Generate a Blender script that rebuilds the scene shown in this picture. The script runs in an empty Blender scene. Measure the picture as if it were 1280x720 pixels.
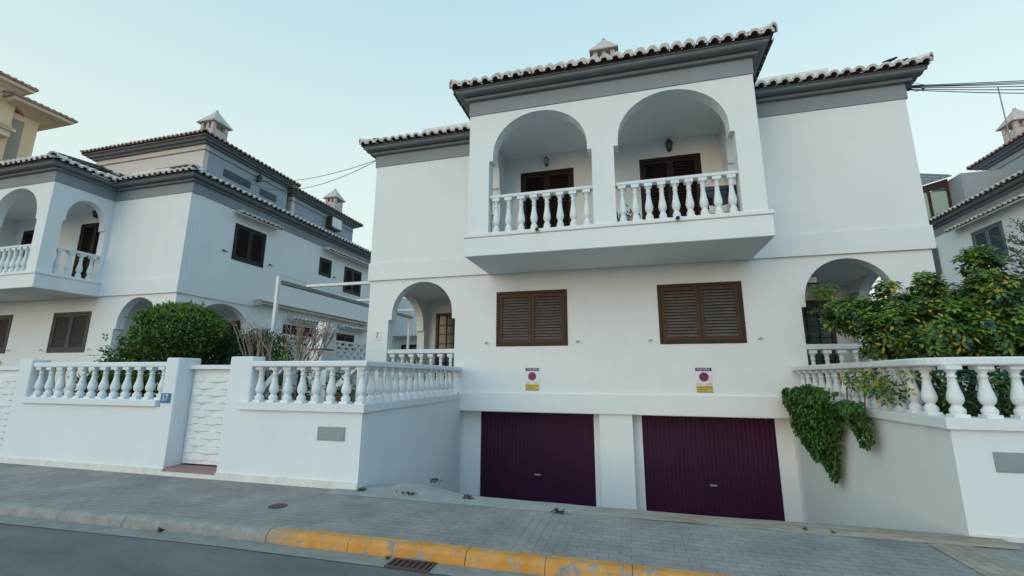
import bpy, math, random
from mathutils import Vector, Matrix, noise
R = math.radians
random.seed(7)
scene = bpy.context.scene
COL = scene.collection

# ------------------------------------------------------------------ materials
def newmat(name):
    m = bpy.data.materials.new(name); m.use_nodes = True
    nt = m.node_tree; b = nt.nodes['Principled BSDF']
    return m, nt, b
def N(nt, t, **k):
    n = nt.nodes.new(t)
    for a, v in k.items():
        if a in n.inputs: n.inputs[a].default_value = v
        else: setattr(n, a, v)
    return n
def coords(nt, scale=(1, 1, 1)):
    g = N(nt, 'ShaderNodeNewGeometry'); mp = N(nt, 'ShaderNodeMapping')
    mp.inputs['Scale'].default_value = scale
    nt.links.new(g.outputs['Position'], mp.inputs['Vector']); return mp.outputs['Vector']
def noisy(nt, vec, scale, detail=4, rough=.6):
    n = N(nt, 'ShaderNodeTexNoise'); n.inputs['Scale'].default_value = scale
    n.inputs['Detail'].default_value = detail; n.inputs['Roughness'].default_value = rough
    nt.links.new(vec, n.inputs['Vector']); return n.outputs['Fac']
def ramp(nt, fac, stops):
    r = N(nt, 'ShaderNodeValToRGB'); e = r.color_ramp.elements
    while len(e) < len(stops): e.new(.5)
    for i, (p, c) in enumerate(stops):
        e[i].position = p; e[i].color = (*c, 1) if len(c) == 3 else c
    nt.links.new(fac, r.inputs['Fac']); return r.outputs['Color']
def mixc(nt, fac, a, b, mode='MIX'):
    m = N(nt, 'ShaderNodeMix', data_type='RGBA', blend_type=mode)
    for s, v in ((m.inputs[0], fac), (m.inputs[6], a), (m.inputs[7], b)):
        if isinstance(v, (float, int)): s.default_value = v
        elif isinstance(v, tuple): s.default_value = (*v, 1)
        else: nt.links.new(v, s)
    return m.outputs[2]
def bump(nt, b, h, strength=.3, dist=.02):
    n = N(nt, 'ShaderNodeBump'); n.inputs['Strength'].default_value = strength
    n.inputs['Distance'].default_value = dist
    nt.links.new(h, n.inputs['Height']); nt.links.new(n.outputs['Normal'], b.inputs['Normal'])
def paint(name, c, c2=None, rough=.7, scale=1.2, bscale=60, bst=.12, dirt=None):
    m, nt, b = newmat(name); v = coords(nt)
    f = noisy(nt, v, scale, 5, .65)
    c2 = c2 or tuple(x * .9 for x in c)
    colr = ramp(nt, f, [(.3, c2), (.7, c)])
    if dirt:
        # faint vertical rain streaks and blotches, a property of the paint itself
        vs = coords(nt, (1, 1, .12)); s = noisy(nt, vs, 3.2, 6, .7)
        k = ramp(nt, s, [(.56, (0, 0, 0)), (.78, (1, 1, 1))])
        mul = N(nt, 'ShaderNodeMath', operation='MULTIPLY'); mul.inputs[1].default_value = .38
        nt.links.new(k, mul.inputs[0])
        colr = mixc(nt, mul.outputs[0], colr, dirt)
    nt.links.new(colr, b.inputs['Base Color']); b.inputs['Roughness'].default_value = rough
    b.inputs['Specular IOR Level'].default_value = .5 if rough < .47 else .22
    hsum = N(nt, 'ShaderNodeMath', operation='MULTIPLY_ADD'); hsum.inputs[1].default_value = 2.5
    nt.links.new(noisy(nt, v, 7, 3, .5), hsum.inputs[0]); nt.links.new(noisy(nt, v, bscale, 4, .7), hsum.inputs[2])
    bump(nt, b, hsum.outputs[0], bst, .004)
    return m
M = {}
M['white'] = paint('white_masonry_paint', (.80, .815, .82), (.75, .77, .78), .8, .8, 45, .35, (.66, .67, .67))
M['fence_white'] = paint('white_fence_paint', (.76, .79, .81), (.71, .74, .76), .8, 1.1, 45, .35, (.60, .62, .63))
M['baluster'] = paint('white_baluster_paint', (.80, .82, .83), (.70, .73, .74), .7, 6, 80, .2)
M['band'] = paint('grey_band_paint', (.29, .31, .34), (.25, .27, .30), .8, 2, 50, .3, (.20, .21, .23))
M['cornice'] = paint('grey_paint_eave_shade', (.21, .225, .25), (.165, .18, .205), .7, 3, 50, .2)  # band grey made darker: the shade under the eave is in the colour
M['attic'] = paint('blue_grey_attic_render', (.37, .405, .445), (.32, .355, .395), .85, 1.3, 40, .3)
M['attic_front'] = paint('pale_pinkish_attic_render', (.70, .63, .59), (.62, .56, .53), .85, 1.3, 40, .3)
M['brown'] = paint('brown_shutter_wood', (.060, .034, .021), (.035, .020, .014), .5, 8, 90, .15)
M['brown_light'] = paint('worn_brown_wood', (.115, .062, .034), (.065, .036, .022), .5, 9, 90, .15)
M['brown_mid'] = paint('mid_brown_wood', (.085, .048, .027), (.05, .029, .018), .5, 9, 90, .15)
M['brown_door'] = paint('dark_reddish_brown_wood', (.034, .018, .015), (.02, .011, .010), .5, 8, 90, .15)
M['brown_slat'] = paint('faded_grey_brown_slat', (.17, .145, .14), (.12, .10, .097), .5, 9, 90, .1)
M['shaded_shutter'] = paint('brown_shutter_in_shade', (.030, .025, .026), (.018, .016, .018), .5, 8, 90, .1)  # brown shutter wood darkened, with the side wall's shade put into the colour
M['blue_shutter'] = paint('blue_grey_shutter', (.13, .17, .21), (.09, .12, .155), .55, 6, 90, .1)
M['grey_wood'] = paint('weathered_greyish_shutter', (.12, .105, .10), (.07, .06, .06), .6, 7, 90, .2)
M['door_purple'] = paint('dark_purple_door_paint', (.042, .005, .032), (.029, .004, .022), .55, 1.5, 60, .05)
M['plinth'] = paint('dusty_white_plinth', (.78, .78, .74), (.62, .61, .55), .85, 5, 40, .4)
M['metal_white'] = paint('white_metal', (.76, .77, .75), None, .45, 3, 80, .03)
M['metal_grey'] = paint('grey_metal_rail', (.22, .24, .26), None, .45, 3, 80, .03)
M['black'] = paint('black_iron', (.02, .02, .022), None, .5, 3, 80, .05)
M['steel'] = paint('worn_steel', (.35, .35, .34), (.2, .2, .2), .35, 10, 90, .1)
M['navy'] = paint('navy_blue_enamel', (.018, .026, .055), None, .35, 3, 80, .02)
M['chimney'] = paint('pinkish_chimney_render', (.60, .54, .50), (.48, .44, .42), .9, 4, 40, .4)
M['awning'] = paint('beige_awning_cover', (.50, .45, .39), (.42, .38, .33), .7, 3, 60, .1)
M['yellow_wall'] = paint('ochre_rendered_wall', (.88, .61, .39), (.82, .57, .36), .85, .6, 40, .3)
M['yellow_trim'] = paint('pale_ochre_trim', (.88, .68, .48), None, .8, 2, 40, .2)
M['yellow_shade'] = paint('taupe_recess_shade', (.38, .33, .28), None, .85, 1, 40, .2)
M['plate'] = paint('grey_zinc_plate', (.29, .33, .34), (.24, .28, .29), .45, 12, 90, .1)
M['grate'] = paint('rusty_cast_iron', (.13, .085, .08), (.075, .05, .048), .7, 20, 90, .3)
M['red_tile'] = paint('red_threshold_tile', (.33, .21, .21), (.26, .17, .17), .6, 8, 60, .2)
M['pot'] = paint('terracotta_pot', (.32, .14, .08), None, .8, 8, 60, .2)
M['bark'] = paint('grey_brown_bark', (.15, .115, .085), (.085, .065, .05), .9, 14, 60, .6)
M['twig'] = paint('dry_brown_twigs', (.38, .29, .225), (.25, .18, .14), .9, 14, 60, .5)
M['sign_white'] = paint('sign_white', (.78, .78, .78), None, .4, 3, 60, .02)
M['sign_blue'] = paint('sign_blue', (.012, .018, .16), None, .4, 3, 60, .02)
M['sign_red'] = paint('sign_red', (.42, .01, .04), None, .4, 3, 60, .02)
M['sign_yellow'] = paint('sign_yellow', (.62, .46, .03), None, .4, 3, 60, .02)
M['tile_blue'] = paint('blue_enamel_plate', (.03, .17, .36), None, .3, 3, 60, .02)
M['soil'] = paint('garden_soil', (.12, .09, .065), (.08, .065, .05), .95, 2, 25, .6)
M['terrace'] = paint('pale_terrace_paving', (.36, .34, .31), (.28, .27, .25), .85, 2, 25, .3)
M['cable'] = paint('black_cable_rubber', (.03, .04, .06), None, .5, 3, 60, .02)
M['dead_leaf'] = paint('dead_leaf_litter', (.10, .07, .045), (.05, .04, .03), .9, 30, 60, .3)

def glassmat(name, c, rough=.08):
    m, nt, b = newmat(name); b.inputs['Base Color'].default_value = (*c, 1)
    b.inputs['Roughness'].default_value = rough; b.inputs['Specular IOR Level'].default_value = .4
    bump(nt, b, noisy(nt, coords(nt), 2.5, 2, .5), .05, .02)
    return m
M['glass'] = glassmat('dark_window_glass', (.07, .08, .09), .2)
M['glass_pale'] = glassmat('pale_green_glass', (.36, .44, .38), .15)
M['lamp_glass'] = glassmat('frosted_lamp_glass', (.42, .40, .34), .3)

def tilemat(name, stops, sc=9):
    m, nt, b = newmat(name); v = coords(nt)
    c = ramp(nt, noisy(nt, v, sc, 6, .7), stops)
    nt.links.new(c, b.inputs['Base Color']); b.inputs['Roughness'].default_value = .9
    bump(nt, b, noisy(nt, v, 60, 4, .7), .5, .006); return m
M['tiles'] = tilemat('weathered_dark_roof_tile', [(.3, (.035, .028, .026)), (.5, (.085, .06, .05)), (.66, (.16, .10, .075)), (.8, (.26, .24, .22))])
M['eave_tiles'] = tilemat('lime_washed_eave_tile', [(.25, (.36, .29, .26)), (.45, (.66, .62, .59)), (.72, (.78, .75, .73))], 5)
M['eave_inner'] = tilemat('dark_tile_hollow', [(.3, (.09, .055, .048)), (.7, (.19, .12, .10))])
M['eave_terracotta'] = tilemat('terracotta_eave_tile', [(.3, (.26, .12, .085)), (.5, (.40, .24, .19)), (.72, (.58, .50, .46))], 6)

def leafmat(name, c, tr=.25, rough=.45):
    m, nt, b = newmat(name)
    f = noisy(nt, coords(nt), 5, 3, .6)
    cc = ramp(nt, f, [(.3, tuple(x * .72 for x in c)), (.7, tuple(min(1, x * 1.25) for x in c))])
    nt.links.new(cc, b.inputs['Base Color']); b.inputs['Roughness'].default_value = rough
    t = N(nt, 'ShaderNodeBsdfTranslucent'); nt.links.new(cc, t.inputs['Color'])
    mx = N(nt, 'ShaderNodeMixShader'); mx.inputs[0].default_value = tr
    nt.links.new(b.outputs[0], mx.inputs[1]); nt.links.new(t.outputs[0], mx.inputs[2])
    nt.links.new(mx.outputs[0], nt.nodes['Material Output'].inputs['Surface']); return m
M['leaf_dark'] = leafmat('dark_green_leaf', (.028, .068, .020))
M['leaf_mid'] = leafmat('mid_green_leaf', (.07, .135, .022))
M['leaf_bright'] = leafmat('bright_green_leaf', (.15, .26, .035))
M['leaf_yellow'] = leafmat('yellow_leaf', (.42, .34, .04))
M['leaf_blue'] = leafmat('bluish_green_leaf', (.03, .075, .05))
M['leaf_olive'] = leafmat('olive_leaf', (.085, .11, .065))
M['leaf_vine'] = leafmat('vine_leaf', (.055, .155, .035))

# paving: small grey blocks, joints, stains
def pavers(name, c1=(.305, .285, .275), c2=(.27, .253, .248), rot=0):
    m, nt, b = newmat(name)
    g = N(nt, 'ShaderNodeNewGeometry'); mp = N(nt, 'ShaderNodeMapping')
    mp.inputs['Rotation'].default_value = (0, 0, rot)
    nt.links.new(g.outputs['Position'], mp.inputs['Vector'])
    br = N(nt, 'ShaderNodeTexBrick'); br.offset = .5
    for k, v in (('Scale', 1.0), ('Mortar Size', .005), ('Brick Width', .2), ('Row Height', .1), ('Bias', -.2), ('Mortar Smooth', .4)):
        br.inputs[k].default_value = v
    br.inputs['Color1'].default_value = (*c1, 1); br.inputs['Color2'].default_value = (*c2, 1)
    br.inputs['Mortar'].default_value = (.19, .18, .172, 1)
    nt.links.new(mp.outputs['Vector'], br.inputs['Vector'])
    v = coords(nt)
    st = ramp(nt, noisy(nt, v, 1.3, 6, .65), [(.35, (.72, .72, .74)), (.65, (1.12, 1.1, 1.07))])
    c = mixc(nt, 1.0, br.outputs['Color'], st, 'MULTIPLY')
    sp = ramp(nt, noisy(nt, v, 35, 4, .8), [(.62, (0, 0, 0)), (.8, (1, 1, 1))])
    c = mixc(nt, sp, c, (.30, .29, .27))
    nt.links.new(c, b.inputs['Base Color']); b.inputs['Roughness'].default_value = .82
    add = N(nt, 'ShaderNodeMath', operation='MULTIPLY_ADD'); add.inputs[1].default_value = -1.0
    nt.links.new(br.outputs['Fac'], add.inputs[0]); nt.links.new(noisy(nt, v, 25, 4, .7), add.inputs[2])
    bump(nt, b, add.outputs[0], .5, .008); return m
M['pavers'] = pavers('grey_block_paving')
M['pavers_turned'] = pavers('grey_block_paving_turned', rot=math.pi / 2)
M['strip'] = pavers('sandy_block_strip', (.38, .32, .25), (.31, .265, .21), math.pi / 2)
def asphaltmat():
    m, nt, b = newmat('grey_asphalt'); v = coords(nt); vl = coords(nt, (.35, 1.6, 1))
    c = ramp(nt, noisy(nt, v, 1.1, 6, .7), [(.3, (.128, .13, .132)), (.7, (.175, .178, .18))])
    c = mixc(nt, 1.0, c, ramp(nt, noisy(nt, vl, 1.4, 5, .6), [(.35, (.82, .82, .83)), (.6, (1.06, 1.06, 1.05))]), 'MULTIPLY')
    c = mixc(nt, 1.0, c, ramp(nt, noisy(nt, v, 110, 3, .9), [(.3, (.70, .70, .70)), (.5, (1, 1, 1)), (.72, (1.45, 1.44, 1.4))]), 'MULTIPLY')
    nt.links.new(c, b.inputs['Base Color']); b.inputs['Roughness'].default_value = .85; b.inputs['Specular IOR Level'].default_value = .3
    bump(nt, b, noisy(nt, v, 130, 4, .8), .6, .006); return m
M['asphalt'] = asphaltmat()
M['gutter'] = paint('pale_gutter_concrete', (.30, .30, .28), (.21, .205, .19), .85, 4, 40, .5)
def rampmat():
    m, nt, b = newmat('concrete_ramp_ochre_stains'); v = coords(nt); vs = coords(nt, (.5, 3, 1))
    c = ramp(nt, noisy(nt, v, 3, 6, .7), [(.3, (.25, .255, .25)), (.7, (.37, .375, .37))])
    g = N(nt, 'ShaderNodeNewGeometry'); s = N(nt, 'ShaderNodeSeparateXYZ'); nt.links.new(g.outputs['Position'], s.inputs[0])
    mr = N(nt, 'ShaderNodeMapRange'); mr.inputs[1].default_value = -.2; mr.inputs[2].default_value = 1.6; nt.links.new(s.outputs['X'], mr.inputs[0])
    w = ramp(nt, noisy(nt, vs, 3, 5, .7), [(.35, (.15, .15, .15)), (.6, (1, 1, 1))])
    mu = N(nt, 'ShaderNodeMath', operation='MULTIPLY'); nt.links.new(mr.outputs[0], mu.inputs[0]); nt.links.new(w, mu.inputs[1])
    oc = ramp(nt, noisy(nt, vs, 5, 5, .7), [(.3, (.19, .125, .07)), (.55, (.33, .25, .17)), (.75, (.42, .36, .29))])
    nt.links.new(mixc(nt, mu.outputs[0], c, oc), b.inputs['Base Color']); b.inputs['Roughness'].default_value = .85
    bump(nt, b, noisy(nt, v, 30, 5, .7), .5, .01); return m
M['ramp'] = rampmat()
M['ground'] = paint('dry_ground', (.20, .18, .15), (.14, .13, .11), .95, .5, 10, .5)

def kerbmat():
    m, nt, b = newmat('kerb_stone_yellow_paint'); v = coords(nt)
    conc = ramp(nt, noisy(nt, v, 7, 6, .7), [(.3, (.20, .195, .18)), (.7, (.34, .335, .31))])
    yel = ramp(nt, noisy(nt, v, 4, 5, .6), [(.3, (.52, .195, .018)), (.7, (.64, .32, .085))])
    g = N(nt, 'ShaderNodeNewGeometry'); s = N(nt, 'ShaderNodeSeparateXYZ'); nt.links.new(g.outputs['Position'], s.inputs[0])
    mr = N(nt, 'ShaderNodeMapRange'); mr.inputs[1].default_value = -2.6; mr.inputs[2].default_value = -2.1
    nt.links.new(s.outputs['X'], mr.inputs[0])
    w = ramp(nt, noisy(nt, v, 5.5, 8, .75), [(.41, (0, 0, 0)), (.47, (1, 1, 1))])
    mu = N(nt, 'ShaderNodeMath', operation='MULTIPLY'); nt.links.new(mr.outputs[0], mu.inputs[0]); nt.links.new(w, mu.inputs[1])
    nt.links.new(mixc(nt, mu.outputs[0], conc, yel), b.inputs['Base Color'])
    b.inputs['Roughness'].default_value = .8; bump(nt, b, noisy(nt, v, 30, 5, .7), .6, .01); return m
M['kerb'] = kerbmat()

# ------------------------------------------------------------------ mesh helpers
class MB:
    def __init__(s): s.v = []; s.f = []; s.m = []; s.sm = []
    def face(s, pts, m=0, smooth=False):
        i = len(s.v); s.v.extend([tuple(p) for p in pts]); s.f.append(tuple(range(i, i + len(pts)))); s.m.append(m); s.sm.append(smooth)
    def faces(s, vs, fs, m=0, smooth=False):
        i = len(s.v); s.v.extend([tuple(p) for p in vs])
        for f in fs: s.f.append(tuple(i + k for k in f)); s.m.append(m); s.sm.append(smooth)
    def box(s, x0, x1, y0, y1, z0, z1, m=0, T=None):
        vs = [(x, y, z) for z in (z0, z1) for y in (y0, y1) for x in (x0, x1)]
        if T: vs = [T(*p) for p in vs]
        s.faces(vs, [(0, 2, 3, 1), (4, 5, 7, 6), (0, 1, 5, 4), (2, 6, 7, 3), (0, 4, 6, 2), (1, 3, 7, 5)], m)
    def prism(s, base, top, m=0):
        n = len(base); s.faces(list(base) + list(top), [tuple(range(n))[::-1], tuple(range(n, 2 * n))] + [(i, (i + 1) % n, n + (i + 1) % n, n + i) for i in range(n)], m)
    def tube(s, pts, r, n=8, m=0, cap=True):
        pts = [Vector(p) for p in pts]; rr = r if isinstance(r, (list, tuple)) else [r] * len(pts)
        vs = []; up = Vector((0, 0, 1))
        for i, p in enumerate(pts):
            d = (pts[min(i + 1, len(pts) - 1)] - pts[max(i - 1, 0)]).normalized()
            a = d.cross(up if abs(d.z) < .95 else Vector((1, 0, 0))).normalized(); b = d.cross(a)
            vs += [p + (a * math.cos(t) + b * math.sin(t)) * rr[i] for t in [2 * math.pi * k / n for k in range(n)]]
        fs = [(i * n + k, i * n + (k + 1) % n, (i + 1) * n + (k + 1) % n, (i + 1) * n + k) for i in range(len(pts) - 1) for k in range(n)]
        s.faces(vs, fs, m, True)
        if cap: s.faces(vs[:n], [tuple(range(n))], m); s.faces(vs[-n:], [tuple(range(n))], m)
    def lathe(s, prof, c=(0, 0, 0), n=12, m=0, smooth=True):
        vs = [(c[0] + r * math.cos(2 * math.pi * k / n), c[1] + r * math.sin(2 * math.pi * k / n), c[2] + z) for r, z in prof for k in range(n)]
        fs = [(i * n + k, i * n + (k + 1) % n, (i + 1) * n + (k + 1) % n, (i + 1) * n + k) for i in range(len(prof) - 1) for k in range(n)]
        s.faces(vs, fs, m, smooth); s.faces(vs[:n], [tuple(range(n))[::-1]], m); s.faces(vs[-n:], [tuple(range(n))], m)
def chain(o):
    c = Vector((0, 0, 0))
    while o: c += o.location; o = o.parent
    return c
def tag(o, label=None, cat=None, group=None, kind=None):
    if label: o['label'] = label
    if cat: o['category'] = cat
    if group: o['group'] = group
    if kind: o['kind'] = kind
    return o
def build(mb, name, mats, parent=None, bevel=0, origin=None, segs=1):
    """verts are given in world space; a part is stored relative to its thing"""
    if not isinstance(mats, (list, tuple)): mats = [mats]
    o0 = chain(parent) if parent else Vector(origin or (0, 0, 0))
    me = bpy.data.meshes.new(name)
    me.from_pydata([tuple(Vector(p) - o0) for p in mb.v], [], mb.f)
    for m in mats: me.materials.append(m)
    me.polygons.foreach_set('material_index', mb.m); me.polygons.foreach_set('use_smooth', mb.sm)
    me.update()
    o = bpy.data.objects.new(name, me); COL.objects.link(o)
    if parent: o.parent = parent
    else: o.location = o0
    if bevel:
        w = o.modifiers.new('Bevel', 'BEVEL'); w.width = bevel; w.segments = segs; w.limit_method = 'ANGLE'
        weld = None
    return o
def thing(name, loc, label, cat, group=None):
    o = bpy.data.objects.new(name, None); COL.objects.link(o); o.location = loc; o.empty_display_size = .2
    return tag(o, label, cat, group)
def dup(o, parent=None, off=(0, 0, 0)):
    c = o.copy(); COL.objects.link(c); c.parent = parent; c.location = o.location + Vector(off)
    for ch in list(o.children): dup(ch, c)
    return c
def struct(mb, name, mats, **k): return tag(build(mb, name, mats, **k), kind='structure')
def place(mesh_obj_data, name, parent, world, rot=None):
    o = bpy.data.objects.new(name, mesh_obj_data); COL.objects.link(o); o.parent = parent
    o.location = Vector(world) - chain(parent)
    if rot: o.rotation_euler = rot
    return o

def text_mesh(s, size, P, mb, m, align='CENTER'):
    """flat letters; P(u, v) -> world point"""
    cu = bpy.data.curves.new('txt', 'FONT'); cu.body = s; cu.size = size; cu.align_x = align; cu.align_y = 'CENTER'; cu.resolution_u = 2
    o = bpy.data.objects.new('txt', cu); COL.objects.link(o)
    dg = bpy.context.evaluated_depsgraph_get(); dg.update(); me = bpy.data.meshes.new_from_object(o.evaluated_get(dg))
    mb.faces([P(v.co.x, v.co.y) for v in me.vertices], [tuple(p.vertices) for p in me.polygons], m)
    bpy.data.objects.remove(o); bpy.data.meshes.remove(me); bpy.data.curves.remove(cu)

# wall frames: (u along, d inward, z)
def front(y): return lambda u, d, z: (u, y + d, z)
def side_pos(x): return lambda u, d, z: (x - d, u, z)      # wall facing +X
def side_neg(x): return lambda u, d, z: (x + d, u, z)      # wall facing -X
def arch(u0, u1, zb, zs, za, notch=.09, drop=.16, n=18):
    """stepped arch opening: full width below the impost, a little narrower above it"""
    a, b = u0 + notch, u1 - notch; c = (a + b) / 2; r = (b - a) / 2
    pts = [(u0, zb), (u0, zs - drop), (a, zs - drop)]
    pts += [(c - r * math.cos(math.pi * i / n), zs + (za - zs) * math.sin(math.pi * i / n)) for i in range(n + 1)]
    pts += [(b, zs - drop), (u1, zs - drop), (u1, zb)]
    return pts
def rect(u0, u1, zb, zt): return [(u0, zb), (u0, zt), (u1, zt), (u1, zb)]
def wall(mb, P, u0, u1, z0, z1, t, ops=(), m=0):
    ends = []; cur = u0
    for pts in sorted(ops, key=lambda p: p[0][0]):
        a, b, zb = pts[0][0], pts[-1][0], pts[0][1]
        if a > cur: ends.append((cur, a, z0, z0, z1, z1))
        if zb > z0 + 1e-4:
            ends.append((a, b, z0, z0, zb, zb))
        for (ua, za), (ub, zb2) in zip(pts[:-1], pts[1:]):
            if abs(ua - ub) < 1e-6:
                mb.face([P(ua, 0, za), P(ub, 0, zb2), P(ub, t, zb2), P(ua, t, za)], m)
            else:
                ends.append((ua, ub, za, zb2, z1, z1))
        cur = b
    if cur < u1: ends.append((cur, u1, z0, z0, z1, z1))
    for ua, ub, a0, b0, a1, b1 in ends:
        for d in (0, t): mb.face([P(ua, d, a0), P(ub, d, b0), P(ub, d, b1), P(ua, d, a1)], m)
        mb.face([P(ua, 0, a0), P(ub, 0, b0), P(ub, t, b0), P(ua, t, a0)], m)
        mb.face([P(ua, 0, a1), P(ub, 0, b1), P(ub, t, b1), P(ua, t, a1)], m)
    for u in (u0, u1): mb.face([P(u, 0, z0), P(u, t, z0), P(u, t, z1), P(u, 0, z1)], m)
def sweep(mb, path, prof, m=0, closed=True):
    n = len(path); rings = []
    for i in range(n):
        p = Vector(path[i]); ns = []
        for a, b in ((i - 1, i), (i, i + 1)):
            if not closed and (a < 0 or b >= n): continue
            d = (Vector(path[b % n]) - Vector(path[a % n])).normalized(); ns.append(Vector((d.y, -d.x)))
        mv = ns[0] if len(ns) == 1 else (ns[0] + ns[1]) / (1 + ns[0].dot(ns[1]))
        rings.append([(p.x + mv.x * o, p.y + mv.y * o, z) for o, z in prof])
    for i in range(n if closed else n - 1):
        a, b = rings[i], rings[(i + 1) % n]
        for k in range(len(prof) - 1): mb.face([a[k], b[k], b[k + 1], a[k + 1]], m)
    if not closed:
        for r in (rings[0], rings[-1]): mb.face(r, m)

# balusters -----------------------------------------------------------
def baluster_mesh(h, s=1.0):
    mb = MB(); w = .062 * s
    mb.box(-w, w, -w, w, 0, .06 * h); mb.box(-w * 1.05, w * 1.05, -w * 1.05, w * 1.05, .92 * h, h)
    prof = [(.060, .05), (.058, .08), (.064, .11), (.062, .15), (.044, .20), (.036, .235), (.050, .26), (.064, .32), (.066, .38), (.058, .46), (.045, .56),
            (.036, .68), (.033, .76), (.042, .775), (.042, .80), (.032, .815), (.034, .85), (.050, .90), (.055, .93)]
    mb.lathe([(r * s, z * h) for r, z in prof], n=12)
    me = build(mb, 'baluster', M['baluster']); d = me.data; bpy.data.objects.remove(me); return d
BAL_FENCE = baluster_mesh(.555, 1.12); BAL_BALC = baluster_mesh(.80, 1.2); BAL_PORCH = baluster_mesh(.84, 1.12)
def balustrade(parent, P, u0, u1, z0, z1, d, n, mesh, railh=.09, raild=.17, ext=(0, 0)):
    mb = MB(); x0, x1 = u0 - ext[0], u1 + ext[1]
    q = [P(x0, d - raild / 2, z1), P(x1, d - raild / 2, z1), P(x1, d + raild / 2, z1), P(x0, d + raild / 2, z1)]
    t = [(a, b, z1 + railh) for a, b, _ in q]
    mb.prism(q, t)
    r = build(mb, 'balustrade', M['fence_white'], parent, bevel=.015)
    for i in range(n):
        u = u0 + (u1 - u0) * (i + .5) / n
        place(mesh, 'baluster', r, P(u, d, z0), (0, 0, random.uniform(-.04, .04)))
    return r

# shutters ------------------------------------------------------------
def shutter_window(parent, P, u0, u1, z0, z1, mat, frame_mat=None, name='window', leaves=2, d=.03, fw=.07, pitch=.062, label=None, slat=None):
    fm = frame_mat or mat; mb = MB(); T = lambda u, dd, z: P(u, dd, z)
    mb.box(u0, u1, d - .05, d + .05, z1 - fw, z1, 0, T); mb.box(u0, u1, d - .05, d + .05, z0, z0 + fw, 0, T)
    mb.box(u0, u0 + fw, d - .05, d + .05, z0 + fw, z1 - fw, 0, T); mb.box(u1 - fw, u1, d - .05, d + .05, z0 + fw, z1 - fw, 0, T)
    w = build(mb, name, fm, parent, bevel=.006)
    lw = (u1 - u0 - 2 * fw) / leaves
    for k in range(leaves):
        a = u0 + fw + k * lw + .004; b = a + lw - .008; za, zb = z0 + fw + .004, z1 - fw - .004; s = MB(); st = .075
        s.box(a, a + st, d - .035, d + .025, za, zb, 0, T); s.box(b - st, b, d - .035, d + .025, za, zb, 0, T)
        s.box(a + st, b - st, d - .03, d + .02, za, za + .09, 0, T); s.box(a + st, b - st, d - .03, d + .02, zb - .08, zb, 0, T)
        s.box(a + st, b - st, d + .028, d + .04, za, zb, 0, T)
        n = int((zb - za - .17) / pitch); g = (zb - za - .17) / n
        for i in range(n):
            z = za + .09 + g * i
            s.face([T(a + st, d - .026, z + .004), T(b - st, d - .026, z + .004), T(b - st, d + .022, z + g * .74), T(a + st, d + .022, z + g * .74)], 1)
            s.face([T(a + st, d - .026, z + .004), T(b - st, d - .026, z + .004), T(b - st, d - .026, z + .014), T(a + st, d - .026, z + .014)], 1)
            s.face([T(a + st, d - .026, z + .014), T(b - st, d - .026, z + .014), T(b - st, d + .022, z + g * .74 + .01), T(a + st, d + .022, z + g * .74 + .01)], 1)
        build(s, 'shutter', [mat, slat or mat], w)
    if label: w['label'] = label
    return w
def lattice_door(parent, P, u0, u1, z0, z1, d, cols=4, rows=6):
    mb = MB(); T = P; fw = .09
    mb.box(u0, u0 + fw, d - .05, d + .03, z0, z1, 0, T); mb.box(u1 - fw, u1, d - .05, d + .03, z0, z1, 0, T)
    mb.box(u0 + fw, u1 - fw, d - .05, d + .03, z1 - fw, z1, 0, T); mb.box(u0 + fw, u1 - fw, d - .04, d + .02, z0, z0 + .5, 0, T)
    o = build(mb, 'door', M['brown_light'], parent)
    g = MB(); g.box(u0 + fw, u1 - fw, d, d + .01, z0 + .5, z1 - fw, 0, T); build(g, 'glass', M['glass'], o)
    b = MB(); W = u1 - u0 - 2 * fw; H = z1 - fw - z0 - .5
    for i in range(1, cols): b.box(u0 + fw + W * i / cols - .01, u0 + fw + W * i / cols + .01, d - .03, d - .008, z0 + .5, z1 - fw, 0, T)
    for i in range(1, rows): b.box(u0 + fw, u1 - fw, d - .034, d - .012, z0 + .5 + H * i / rows - .01, z0 + .5 + H * i / rows + .01, 0, T)
    build(b, 'grille', M['black'], o); return o

# roof tiles ----------------------------------------------------------
def add_tile(mb, p, up, along, nrm, L=.42, r0=.114, r1=.082, m=0, mi=1, inner=True, n=6):
    ring = lambda y, r, lift: [p + up * y + along * (r * math.cos(math.pi * k / n)) + nrm * (r * math.sin(math.pi * k / n) + lift) for k in range(n + 1)]
    a = ring(0, r0, .022); b = ring(L, r1, 0); c = ring(0, r0 - .048, .022)
    k1 = n + 1
    mb.faces(a + b, [(k, k + 1, k1 + k + 1, k1 + k) for k in range(n)], m, True)
    mb.faces(a + c, [(k, k + 1, k1 + k + 1, k1 + k) for k in range(n)], m)
    if inner:
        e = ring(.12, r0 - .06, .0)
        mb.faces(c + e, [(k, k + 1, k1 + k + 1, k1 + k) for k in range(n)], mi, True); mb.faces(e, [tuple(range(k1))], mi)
SL = .45; CS = 1 / math.hypot(1, SL); PITCH = .235; ROW = .37
class Roof:
    def __init__(s, z0): s.vol = []; s.z0 = z0
    def add(s, planes): s.vol.append(planes)             # plane: (origin(x,y), inward unit(x,y))
    def hv(s, v, x, y): return min((x - o[0]) * b[0] + (y - o[1]) * b[1] for o, b in v)
    def h(s, x, y): return max(s.hv(v, x, y) for v in s.vol)
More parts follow.
